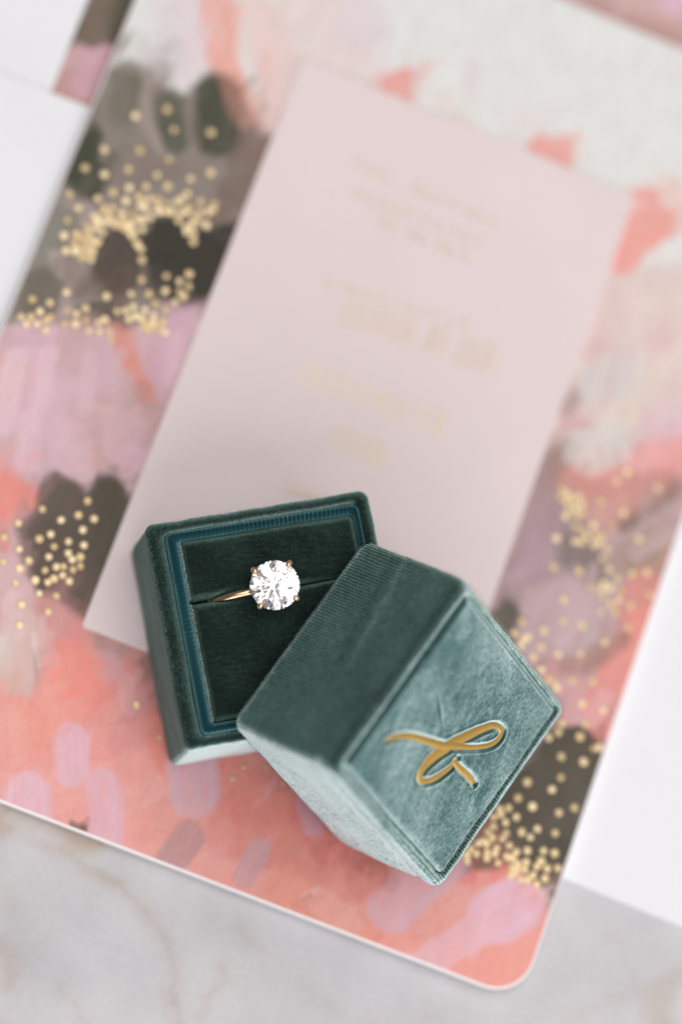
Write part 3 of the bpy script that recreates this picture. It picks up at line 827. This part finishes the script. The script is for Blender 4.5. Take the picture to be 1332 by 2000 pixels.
# lid frame
LID_R = rodrigues((-1.99157133, -1.50627448, 0.59233234))
LID_T1 = np.array([12.56519212, -70.58341693, 44.61355865])
LA, LH = 38.67, 24.37
LC = LID_T1 + LID_R @ np.array([LA / 2, LA / 2, 0])
M_LID = Matrix([[LID_R[i][0], LID_R[i][1], LID_R[i][2], LC[i] * MM] for i in range(3)] + [[0, 0, 0, 1]]) @ Matrix.Diagonal((1.02, 1.02, 1.015, 1))
M_LID.translation.z += .00045
base_e = empty('ring_box', M_BASE)
tag(base_e, 'open dark green velvet ring box bottom holding the ring, teal ribbed inner lip', 'ring box')
lid_e = empty('velvet_box_top', M_LID)
tag(lid_e, 'green velvet ring box top stamped with a gold script letter, leaning on the box', 'lid')
LID_INV = M_LID.inverted()


def press(v):
    """the lip gives way where the lid's rim leans on it"""
    p = LID_INV @ (M_BASE @ Vector((v[0] * MM, v[1] * MM, v[2] * MM)))
    x, y, z = p.x / MM, p.y / MM, p.z / MM
    h = LA / 2
    if abs(x) < h + .8 and abs(y) < h + .8 and z < LH + .15 and (abs(x) > h - 2.9 or abs(y) > h - 2.9):
        # move straight down until just outside the rim plane
        dz = LID_INV.to_3x3() @ Vector((0, 0, -1))
        if dz.z > 1e-3: return (v[0], v[1], v[2] - min((LH + .15 - z) / dz.z, 3.0))
    return v


def make_base():
    prof = [(17.6, 1.5, 0), (18.7, 1.5, .05), (19.05, 1.6, .3), (19.15, 1.6, .8)]
    prof += [(19.15, 1.6, 1.0 + i * 1.2) for i in range(1, 16)]
    prof += [(19.15, 1.6, 20.6), (19.05, 1.6, 21.1), (18.85, 1.5, 21.42), (18.5, 1.5, 21.6), (17.95, 1.5, BH), (17.55, 1.5, 21.55), (17.25, 1.3, 21.2), (17.12, 1.2, 20.6), (17.1, 1.2, 18.0), (16.6, 1.1, 17.8)]
    inn = {len(prof) - 6: .25, len(prof) - 5: .42, len(prof) - 4: .46, len(prof) - 3: .46, len(prof) - 2: .46, len(prof) - 1: .46}
    V, Fc = loft([loop_pts(s - inn.get(i, 0), s, r, z, cx=inn.get(i, 0)) for i, (s, r, z) in enumerate(prof)], fn=lambda v: wob(wob(v, .2, .16, 1.7), .06, .9, 5.0) if v[2] > .5 else v)
    link('box_shell', mesh('box_shell', V, Fc), M_VELVET, base_e, True)
    # ribbed ribbon lip
    lp = [(16.5, 16.98, 1.1, 17.5, .46), (16.52, 17.0, 1.1, 20.5, .46), (16.48, 16.95, 1.1, 21.5, .46), (16.25, 16.75, 1.0, 22.05, .5), (15.9, 16.4, .9, 22.25, .6),
          (15.5, 16.0, .8, 22.1, .72), (15.15, 15.6, .7, 21.7, .85), (14.95, 15.35, .6, 21.0, .9), (14.8, 15.2, .6, 18.5, .9)]
    loops = [loop_pts(a, b, r, z, cx=o, step=.12) for a, b, r, z, o in lp]
    n = len(loops[0])
    out = []
    for k, L in enumerate(loops):
        nl = []
        for i, p in enumerate(L):
            # ribs run across the lip: modulate along the perimeter
            per = (p[0] if abs(p[1]) > abs(p[0]) else p[1])
            s = .5 + .5 * math.cos(per / .74 * 2 * math.pi + .25 * math.sin(per * .9))
            d = .26 * s - .1
            a = math.hypot(p[0], p[1]); kz = 1 if 2 <= k <= 7 else .3
            nl.append(press((p[0] * (1 + d * .006 * kz), p[1] * (1 + d * .006 * kz), p[2] + d * kz * 1.0 + .12 * mnoise.noise(Vector((p[0] * .3, p[1] * .3, 4))))))
        out.append(nl)
    V, Fc = loft(out, False, False)
    link('ribbed_lip', mesh('ribbed_lip', V, Fc), M_RIB, base_e, True)
    # the two velvet pads with the ring slot between them
    X0, X1 = -14.1, 15.9
    for (y0, y1, sd) in ((5.12, 15.4, 2.0), (-15.3, 4.9, 9.0)):
        nx, ny = 150, int((y1 - y0) * 5)
        V = []; Fc = []
        for j in range(ny + 1):
            for i in range(nx + 1):
                u, t = i / nx, j / ny
                x = X0 + (X1 - X0) * u; y = y0 + (y1 - y0) * t
                dx = min(x - X0, X1 - x); dy0 = y - y0; dy1 = y1 - y
                de = min(dx, dy0, dy1)
                # rolled edges, rising a little toward the slot
                z = 22.05
                z -= 1.5 * max(0, 1 - dx / 1.2) ** 2.2 + 1.3 * max(0, 1 - (dy1 if sd == 2.0 else dy0) / 1.2) ** 2.2
                sl = dy0 if sd == 2.0 else dy1
                sh_ = min(max((x - 1) / 8, 0), 1); z -= (2.4 - 1.5 * sh_) * max(0, 1 - sl / (1.5 - .7 * sh_)) ** 2.4
                z += .35 * mnoise.noise(Vector((x * .16, y * .16, sd))) + .07 * mnoise.noise(Vector((x * .6, y * 1.8, sd + 5)))
                z += .45 * (1 - ((u - .5) * 2) ** 2) * (1 - ((t - .5) * 2) ** 4)
                if False: z -= .16 * math.exp(-((y + 3.0 + .08 * x) / .35) ** 2) * (1 if x < 6 else 0.4)
                if sl < .4: y += (-.1 if sd == 2.0 else .09) * sh_ * (1 - sl / .4)
                rag = .16 * mnoise.noise(Vector((y * 2.2, x * 2.2, 7))) if de < .05 else 0
                V.append(press((x + (rag if dx < .05 else 0), y, z)))
        for j in range(ny):
            for i in range(nx):
                a = j * (nx + 1) + i; Fc.append((a, a + 1, a + nx + 2, a + nx + 1))
        # skirts down into the box
        def skirt(idx):
            for a, b in zip(idx[:-1], idx[1:]):
                k = len(V); V.append((V[a][0], V[a][1], 17.6)); V.append((V[b][0], V[b][1], 17.6)); Fc.append((a, k, k + 1, b))
        skirt([i for i in range(nx, -1, -1)]); skirt([ny * (nx + 1) + i for i in range(nx + 1)])
        skirt([j * (nx + 1) for j in range(ny + 1)]); skirt([j * (nx + 1) + nx for j in range(ny, -1, -1)])
        V2 = [(v[0] * MM, v[1] * MM, v[2] * MM) for v in V]
        link('velvet_pad', mesh('velvet_pad', V2, Fc), M_PAD, base_e, True)
    # raw cut pile along the pads' left edge: short stubby fibres
    r = random.Random(3); V = []; Fc = []
    for k in range(2300):
        y = r.uniform(-15.1, 15.3)
        if abs(y - 5) < .3: continue
        x = X0 + r.uniform(-.12, .34); z = 21.0 + (x - X0) * 1.4 + .35 * mnoise.noise(Vector((x * .16, y * .16, 2)))
        l = r.uniform(.22, .7); a = r.uniform(-.9, .9); hw = r.uniform(.02, .045)
        tx, ty, tz = -.35 * l + .2 * l * r.random(), math.sin(a) * l * .6, l * .9
        b = len(V)
        V += [((x) * MM, (y - hw) * MM, z * MM), (x * MM, (y + hw) * MM, z * MM), ((x + tx) * MM, (y + ty) * MM, (z + tz) * MM), ((x + hw * 2) * MM, y * MM, z * MM)]
        Fc += [(b, b + 1, b + 2), (b + 1, b + 3, b + 2), (b + 3, b, b + 2)]
    o = link('cut_pile', mesh('cut_pile', V, Fc), velvet('frayed_velvet', (112, 140, 134), (168, 192, 187), (226, 236, 234), spread=.6), base_e)
    o['kind'] = 'stuff'


make_base()

# ------------------------------------------------------------------ ring box lid
# the script letter, traced on the lid's top face (photo points, then millimetres on the panel), each with a stroke width in mm
LN = LID_R[:, 2]


def on_lid(px, py, depth=.2):
    p = at_plane(px, py, LID_T1 + LN * depth, LN) - LC
    return np.array([p @ LID_R[:, 0], p @ LID_R[:, 1]])


def c8(L): return [(640 + x / 1.925, 1350 + y / 1.925, w_) for x, y, w_ in L]


STROKES = [
    c8([(214, 190, .25), (235, 178, .6), (262, 170, .8), (300, 168, .85), (340, 177, .9), (380, 189, 1.0), (425, 203, 1.1), (470, 206, 1.0), (520, 210, .75),
        (560, 210, .7), (595, 204, .75), (622, 190, .8), (640, 168, .85), (645, 148, .8), (634, 134, .85), (612, 131, 1.05), (580, 141, 1.25), (540, 158, 1.45), (500, 177, 1.7),
        (460, 198, 1.9), (420, 224, 2.0), (390, 250, 1.8), (364, 280, 1.45), (350, 305, 1.15), (346, 325, .95), (356, 336, .85), (378, 334, .9), (405, 322, 1.0), (432, 303, .95),
        (455, 284, .8), (472, 266, .7), (480, 248, .45)]),
    c8([(468, 262, .6), (480, 276, .8), (498, 294, .85), (516, 309, .85), (532, 326, .85), (543, 345, .7)]),
]


def smooth_path(L, sub=6):
    pts = [np.array([*on_lid(x, y), w_]) for x, y, w_ in L]; out = []
    for i in range(len(pts) - 1):
        p0, p1, p2, p3 = pts[max(i - 1, 0)], pts[i], pts[i + 1], pts[min(i + 2, len(pts) - 1)]
        for k in range(sub):
            t = k / sub
            out.append(.5 * (2 * p1 + (p2 - p0) * t + (2 * p0 - 5 * p1 + 4 * p2 - p3) * t * t + (3 * p1 - p0 - 3 * p2 + p3) * t ** 3))
    out.append(pts[-1]); return np.array(out)


PATHS = [smooth_path(L) for L in STROKES]


def letter_dist(X, Y):
    D = np.full(X.shape, 1e9)
    for Pp in PATHS:
        for a, b in zip(Pp[:-1], Pp[1:]):
            d = b[:2] - a[:2]; L2 = max(d @ d, 1e-9)
            t = np.clip(((X - a[0]) * d[0] + (Y - a[1]) * d[1]) / L2, 0, 1)
            D = np.minimum(D, np.hypot(X - a[0] - t * d[0], Y - a[1] - t * d[1]) - (a[2] + (b[2] - a[2]) * t) / 2)
    return D


def make_lid():
    prof = [(16.6, .9, 1.5), (17.32, 1.0, 1.45), (17.36, 1.0, .7), (17.5, 1.1, .25), (17.85, 1.3, .03), (18.25, 1.6, .02), (18.75, 1.7, .22), (19.08, 1.8, .6), (19.27, 1.85, 1.2), (LA / 2, 1.9, 2.0)]
    prof += [(LA / 2, 1.9, 2.2 + i * 1.15) for i in range(1, 18)]
    prof += [(LA / 2, 1.9, 22.8), (19.22, 1.9, 23.6), (18.95, 1.8, 24.05), (18.4, 1.9, 24.25), (17.9, 1.7, 24.33), (17.4, 1.5, 24.2), (17.1, 1.3, 23.8), (16.95, 1.2, 23.0)]

    def soft(v):
        x, y, z = v
        if z > 2 and z < 22:
            b = math.sin((z - 2) / 20 * math.pi)
            k = .10 * b * (mnoise.noise(Vector((x * .12, y * .12, z * .1))))
            x *= 1 + k * .05; y *= 1 + k * .05
        # the fold along the far edge slopes away; a ridge runs along the near side wall
        if x > LA / 2 - 2.3 and z < 3: z += .95 * ((x - (LA / 2 - 2.3)) / 2.3) ** 1.6
        if x < -LA / 2 + 1.2 and z > 1.5: x += .42 * math.exp(-((z - 4.4 - .5 * mnoise.noise(Vector((y * .15, 0, 1)))) / .8) ** 2) - .15 * math.exp(-((z - 13) / 5) ** 2)
        # a long soft crease across the wall that faces up-left
        if y < -LA / 2 + 1.2 and z > 3:
            q = (z - 12.0 - .18 * (x - 2)) + .5 * mnoise.noise(Vector((x * .3, 0, 2)))
            y += .5 * math.exp(-(q / .75) ** 2) * max(0, min(1, (x + 7) / 7))
            q2 = (x - 12.5) - .35 * (z - 12); y += .25 * math.exp(-(q2 / .6) ** 2) * max(0, min(1, (14 - z) / 6))
        return wob(wob((x, y, z), .2, .16, 4.4), .06, .9, 2.0)
    V, Fc = loft([loop_pts(s, s, r, z) for s, r, z in prof], True, False, fn=soft)
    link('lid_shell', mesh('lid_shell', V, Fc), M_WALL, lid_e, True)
    # lining of the cavity
    pr2 = [(16.95, 1.2, 23.0), (16.9, 1.2, 20), (16.9, 1.2, 12), (16.9, 1.2, 3.0), (16.4, 1.0, 2.6)]
    V, Fc = loft([loop_pts(s, s, r, z) for s, r, z in pr2], False, True)
    link('lid_lining', mesh('lid_lining', V, Fc), M_LINING, lid_e, True)
    # padded top panel, pressed down round the letter
    n = 330; h = 16.98
    g = np.linspace(-1, 1, n + 1)
    # denser sampling is even enough; clamp to a rounded square
    X, Y = np.meshgrid(g * h, g * h)
    D = letter_dist(X, Y)
    de = np.minimum(h - np.abs(X), h - np.abs(Y))
    Z = np.full(X.shape, -.18)
    Z += 1.0 * np.clip(1 - de / .75, 0, 1) ** 2.4
    fz = (field(n + 1, n + 1, 70, 5) - .5) * .30 + (field(n + 1, n + 1, 26, 6) - .5) * .10
    Z += fz
    press_ = 1 / (1 + np.exp((D - .16) / .09))
    Z -= .13 * np.exp(-((D - .55) / .25) ** 2)
    Z += .27 * press_ + .12 * np.exp(-np.clip(D, 0, None) / 1.1)
    # puckers radiating from the letter and a drawn seam
    Z += 0.018 * np.sin(X * .9 + Y * 2.6 + 3 * field(n + 1, n + 1, 60, 9)) * np.exp(-np.clip(D, 0, None) / 3.0)
    Z -= .16 * np.exp(-(((X - 1.0) + .55 * (Y + 6.5)) / .35) ** 2 - ((Y + 6.5) / 1.9) ** 2)
    jx = (field(n + 1, n + 1, 5, 12) - .5) * .16 * (de < .3)
    V = np.stack([(X + jx) * MM, (Y + jx) * MM, Z * MM], -1).reshape(-1, 3)
    Fc = [(j * (n + 1) + i, j * (n + 1) + i + 1, (j + 1) * (n + 1) + i + 1, (j + 1) * (n + 1) + i) for j in range(n) for i in range(n)]
    V = V.tolist()

    def skirt(idx):
        for a, b in zip(idx[:-1], idx[1:]):
            k = len(V); V.append((V[a][0], V[a][1], 1.3 * MM)); V.append((V[b][0], V[b][1], 1.3 * MM)); Fc.append((a, k, k + 1, b))
    skirt([i for i in range(n, -1, -1)]); skirt([n * (n + 1) + i for i in range(n + 1)])
    skirt([j * (n + 1) for j in range(n + 1)]); skirt([j * (n + 1) + n for j in range(n, -1, -1)])
    me = mesh('top_panel', V, Fc); fix(me)
    # flattened pile, plus highlights painted in on the strokes' lit side and near edge
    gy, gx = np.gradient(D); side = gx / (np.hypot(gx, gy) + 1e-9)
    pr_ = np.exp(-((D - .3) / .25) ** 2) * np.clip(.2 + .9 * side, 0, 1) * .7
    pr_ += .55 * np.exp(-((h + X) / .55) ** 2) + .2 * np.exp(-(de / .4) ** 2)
    # brushed patches
    pr_ += (field(n + 1, n + 1, 80, 21) - .5) * .22 + np.clip(field(n + 1, n + 1, 12, 22) - .75, 0, 1) * .35
    at_ = me.attributes.new('lit_and_brushed', 'FLOAT', 'POINT'); buf = np.zeros(len(me.vertices), np.float32); buf[:pr_.size] = pr_.ravel(); at_.data.foreach_set('value', buf)
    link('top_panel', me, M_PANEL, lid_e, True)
    # cut edge of the panel's velvet, frayed where it meets the shell
    r = random.Random(8); FV = []; FF = []
    for k in range(2600):
        t = r.uniform(-h + .4, h - .4); side = r.choice(((1, 0), (1, 0), (-1, 0), (0, 1), (0, -1)))
        q = h - r.uniform(.05, .5); x, y = (side[0] * -q, t) if side[0] else (t, side[1] * q)
        z = -.1 - r.uniform(0, .12); L = r.uniform(.15, .42); hw = r.uniform(.015, .03)
        ox, oy = (-side[0] * L * .7, r.gauss(0, .12)) if side[0] else (r.gauss(0, .12), side[1] * L * .7)
        b0 = len(FV)
        FV += [((x - hw) * MM, (y - hw) * MM, z * MM), ((x + hw) * MM, (y + hw) * MM, z * MM), ((x + ox) * MM, (y + oy) * MM, (z + .1 - L * .25) * MM), ((x + hw) * MM, (y - hw) * MM, (z + .04) * MM)]
        FF += [(b0, b0 + 1, b0 + 2), (b0 + 1, b0 + 3, b0 + 2), (b0 + 3, b0, b0 + 2)]
    fo = link('frayed_edge', mesh('frayed_edge', FV, FF), velvet('frayed_panel_velvet', (60, 88, 86), (120, 156, 154), (214, 232, 232), spread=.6), lid_e)
    fo['kind'] = 'stuff'
    # the gold letter: a thin foil ribbon at the bottom of the pressed groove
    V = []; Fc = []
    bz = interp = None
    for si, Pp in enumerate(PATHS):
        b0 = len(V); m = len(Pp)
        for i in range(m):
            a = Pp[max(i - 1, 0)][:2]; c = Pp[min(i + 1, m - 1)][:2]; t = (c - a) / max(np.linalg.norm(c - a), 1e-9); nv = np.array([-t[1], t[0]])
            for q, dz in ((-.63, .05), (-.58, 0), (0, -.01), (.58, 0), (.63, .05)):
                p = Pp[i][:2] + nv * Pp[i][2] * q
                ii = int(np.clip((p[0] / h + 1) / 2 * n, 0, n)); jj = int(np.clip((p[1] / h + 1) / 2 * n, 0, n))
                zz = -.18 + fz[jj, ii] + .27 + .12
                V.append((p[0] * MM, p[1] * MM, (zz + dz - .15 - .012 * si + .0004 * i) * MM))
        for i in range(m - 1):
            for q in range(4): Fc.append((b0 + i * 5 + q, b0 + i * 5 + q + 1, b0 + (i + 1) * 5 + q + 1, b0 + (i + 1) * 5 + q))
    me = mesh('gold_letter', V, Fc)
    k = metal('stamped_gold', (232, 186, 98), .4, .8, .00003)
    link('gold_letter', me, k, lid_e, True)


make_lid()


def fuzz(name, parent, mat, paths, per_mm, length, seed):
    """stray pile standing off the folded edges: (start, end, outward) in the parent's millimetres"""
    r = random.Random(seed); V = []; Fc = []
    for a, b, o in paths:
        a, b, o = Vector(a), Vector(b), Vector(o).normalized(); L = (b - a).length; t = (b - a).normalized(); c = o.cross(t)
        for i in range(int(L * per_mm)):
            p = a + t * r.uniform(0, L) + c * r.gauss(0, .22); d = (o + t * r.gauss(0, .7) + c * r.gauss(0, .7)).normalized()
            l = length * r.uniform(.4, 1.2); hw = r.uniform(.012, .026); sd = d.cross(t).normalized() * hw; k = len(V)
            for q in (p - sd, p + sd, p + t * hw * 2, p + d * l): V.append((q.x * MM, q.y * MM, q.z * MM))
            Fc.extend([(k, k + 1, k + 3), (k + 1, k + 2, k + 3), (k + 2, k, k + 3)])
    o = link(name, mesh(name, V, Fc), mat, parent); o['kind'] = 'stuff'


M_FUZZ = velvet('stray_pile', (54, 78, 72), (110, 144, 138), (206, 224, 222), spread=.6)
h_ = LA / 2; e_ = .42
fuzz('stray_pile', lid_e, M_FUZZ, [
    ((-h_ + e_, -h_ + e_, 2), (-h_ + e_, -h_ + e_, 23), (-1, -1, 0)), ((h_ - e_, -h_ + e_, 2), (h_ - e_, -h_ + e_, 23), (1, -1, 0)),
    ((-h_ + 1.5, -h_ + e_, e_), (h_ - 1.5, -h_ + e_, e_), (0, -1, -1)), ((-h_ + e_, -h_ + 1.5, e_), (-h_ + e_, h_ - 1.5, e_), (-1, 0, -1)),
    ((h_ - e_, -h_ + 1.5, e_), (h_ - e_, h_ - 1.5, e_), (1, 0, -1)), ((-h_ + 1.5, h_ - e_, e_), (h_ - 1.5, h_ - e_, e_), (0, 1, -1)),
    ((-h_ + 1.5, -h_ + .2, 24.0), (h_ - 1.5, -h_ + .2, 24.0), (0, -1, 1)), ((-h_ + .2, -h_ + 1.5, 24.0), (-h_ + .2, h_ - 1.5, 24.0), (-1, 0, 1))], 26, .26, 4)
q_ = 19.15
fuzz('stray_pile', base_e, M_FUZZ, [
    ((-q_ + .3, -q_ + 1, 21.35), (-q_ + .3, q_ - 1, 21.35), (-1, 0, 1)), ((-q_ + 1, -q_ + .3, 21.35), (q_ - 1, -q_ + .3, 21.35), (0, -1, 1)),
    ((-q_ + 1, q_ - .3, 21.35), (q_ - 1, q_ - .3, 21.35), (0, 1, 1)), ((q_ - .3, -q_ + 1, 21.35), (q_ - .3, q_ - 1, 21.35), (1, 0, 1)),
    ((-q_ + .4, -q_ + .4, 1), (-q_ + .4, -q_ + .4, 21), (-1, -1, 0))], 22, .26, 5)


# ------------------------------------------------------------------ the ring
def tube(path, radii, n=12, caps=True, ry=None):
    path = [np.array(p, float) for p in path]; V = []; Fc = []
    up = None
    for i, p in enumerate(path):
        t = path[min(i + 1, len(path) - 1)] - path[max(i - 1, 0)]; t /= np.linalg.norm(t)
        if up is None:
            up = np.cross(t, (0, 0, 1.0)); up = up / np.linalg.norm(up) if np.linalg.norm(up) > 1e-3 else np.array([1., 0, 0])
        up = up - t * (up @ t); up /= np.linalg.norm(up); sd = np.cross(t, up)
        for k in range(n):
            a = 2 * math.pi * k / n; V.append(p + radii[i] * (math.cos(a) * up + math.sin(a) * sd))
    for i in range(len(path) - 1):
        for k in range(n): Fc.append((i * n + k, i * n + (k + 1) % n, (i + 1) * n + (k + 1) % n, (i + 1) * n + k))
    if caps: Fc.append(tuple(range(n - 1, -1, -1))); Fc.append(tuple((len(path) - 1) * n + k for k in range(n)))
    return V, Fc


def make_ring():
    SZ = 27.3                                               # height of the stone's girdle
    g0 = at(537, 1143, SZ)
    R = 4.18
    axis = CAM_C - g0; axis /= np.linalg.norm(axis)          # the stone happens to face the lens squarely
    axis = axis + np.array([.015, -.02, 0]); axis /= np.linalg.norm(axis)
    exb = np.array([math.cos(BYAW), math.sin(BYAW), 0])
    sx = exb - axis * (exb @ axis); sx /= np.linalg.norm(sx); sy = np.cross(axis, sx)
    left = at(431, 1168, 22.5)
    RI = 9.0; ztop = 24.15
    half = math.sqrt(RI ** 2 - (RI - (ztop - 22.3)) ** 2)
    rc = left + exb * half; rc[2] = ztop - RI
    root = empty('diamond_ring', Matrix.Translation(Vector(rc * MM)))
    tag(root, 'rose gold ring with a large round diamond, standing in the velvet slot', 'ring')
    gold = metal('rose_gold', (240, 200, 164), .2, 1.0)

    def put(name, V, Fc, mat, smooth=True):
        V = [(np.array(v) - rc) * MM for v in V]
        me = mesh(name, V, Fc); fix(me); return link(name, me, mat, root, smooth)
    # band: D-section hoop standing in the slot
    V = []; Fc = []; n = 120; ey = np.cross((0, 0, 1), exb)
    sec = [(math.cos(2 * math.pi * k / 14) * .5, math.sin(2 * math.pi * k / 14) * .62) for k in range(14)]
    for i in range(n):
        a = 2 * math.pi * i / n; rad = exb * math.cos(a) + np.array([0, 0, 1.]) * math.sin(a)
        for u, v in sec: V.append(rc + rad * (RI - .6 + u) + ey * v)
    for i in range(n):
        for k in range(14): Fc.append((i * 14 + k, i * 14 + (k + 1) % 14, ((i + 1) % n) * 14 + (k + 1) % 14, ((i + 1) % n) * 14 + k))
    put('band', V, Fc, gold)
    # round brilliant
    hc, hp, gt = .155 * 2 * R, .43 * 2 * R, .022 * 2 * R
    tr = .57 * R

    def pt(r, ang, z): return g0 + sx * r * math.cos(ang) + sy * r * math.sin(ang) + axis * z
    V = []; idx = {}

    def add(key, p): idx[key] = len(V); V.append(p)
    o8 = math.pi / 4; off = .2
    rM = .82 * R; zM = gt / 2 + hc * (R - rM * math.cos(o8 / 2)) / (R - tr)
    rL = .22 * R; zL = -gt / 2 - hp * (R - rL * math.cos(o8 / 2)) / R
    for k in range(8):
        add(('T', k), pt(tr, off + o8 * k, gt / 2 + hc)); add(('M', k), pt(rM, off + o8 * (k + .5), zM)); add(('L', k), pt(rL, off + o8 * (k + .5), zL))
    for j in range(16):
        add(('G', j), pt(R, off + o8 / 2 * j, gt / 2)); add(('H', j), pt(R, off + o8 / 2 * j, -gt / 2))
    add('C', pt(0, 0, -gt / 2 - hp))
    Fc = [[idx[('T', k)] for k in range(8)]]
    for k in range(8):
        k1 = (k + 1) % 8; km = (k - 1) % 8; G = lambda j, c='G': idx[(c, j % 16)]
        Fc.append([idx[('T', k)], idx[('M', k)], idx[('T', k1)]])
        Fc.append([idx[('T', k)], idx[('M', km)], G(2 * k), idx[('M', k)]])
        Fc.append([idx[('M', k)], G(2 * k), G(2 * k + 1)]); Fc.append([idx[('M', k)], G(2 * k + 1), G(2 * k + 2)])
        Fc.append([idx['C'], idx[('L', k)], G(2 * k, 'H'), idx[('L', km)]])
        Fc.append([idx[('L', k)], G(2 * k + 1, 'H'), G(2 * k, 'H')]); Fc.append([idx[('L', k)], G(2 * k + 2, 'H'), G(2 * k + 1, 'H')])
    for j in range(16): Fc.append([idx[('G', j)], idx[('H', j)], idx[('H', (j + 1) % 16)], idx[('G', (j + 1) % 16)]])
    k = Nodes('diamond'); b = k.b
    b.inputs['Base Color'].default_value = (.985, .94, .965, 1); b.inputs['Roughness'].default_value = .04
    b.inputs['IOR'].default_value = 2.25; b.inputs['Transmission Weight'].default_value = 1
    put('diamond', V, Fc, k.m, False)
    # four claws, at the places round the girdle where the photo has them
    for px, py in ((490, 1110), (566, 1100), (578, 1168), (507, 1186)):
        q = at_plane(px, py, g0 + axis * .5, axis) - g0
        an = math.atan2(q @ sy, q @ sx)

        def cp(r, z): return pt(r, an, z)
        V, Fc = tube([cp(.5, -4.3), cp(1.6, -3.5), cp(3.0, -2.1), cp(4.15, -.5), cp(4.42, .1), cp(4.4, .5), cp(4.2, .8), cp(3.92, .98), cp(3.68, 1.05), cp(3.6, 1.06)],
                     [.44, .44, .44, .48, .53, .57, .57, .5, .3, .05])
        put('prong', V, Fc, gold)
    # gallery ring under the stone, tied to the band
    V, Fc = tube([pt(2.15, 2 * math.pi * i / 24, -2.55) for i in range(25)], [.3] * 25, 10, False); put('gallery', V, Fc, gold)
    V, Fc = tube([pt(0, 0, -4.6), pt(0, 0, -4.0), pt(0, 0, -3.72)], [.9, .75, .5]); put('head_base', V, Fc, gold)


make_ring()
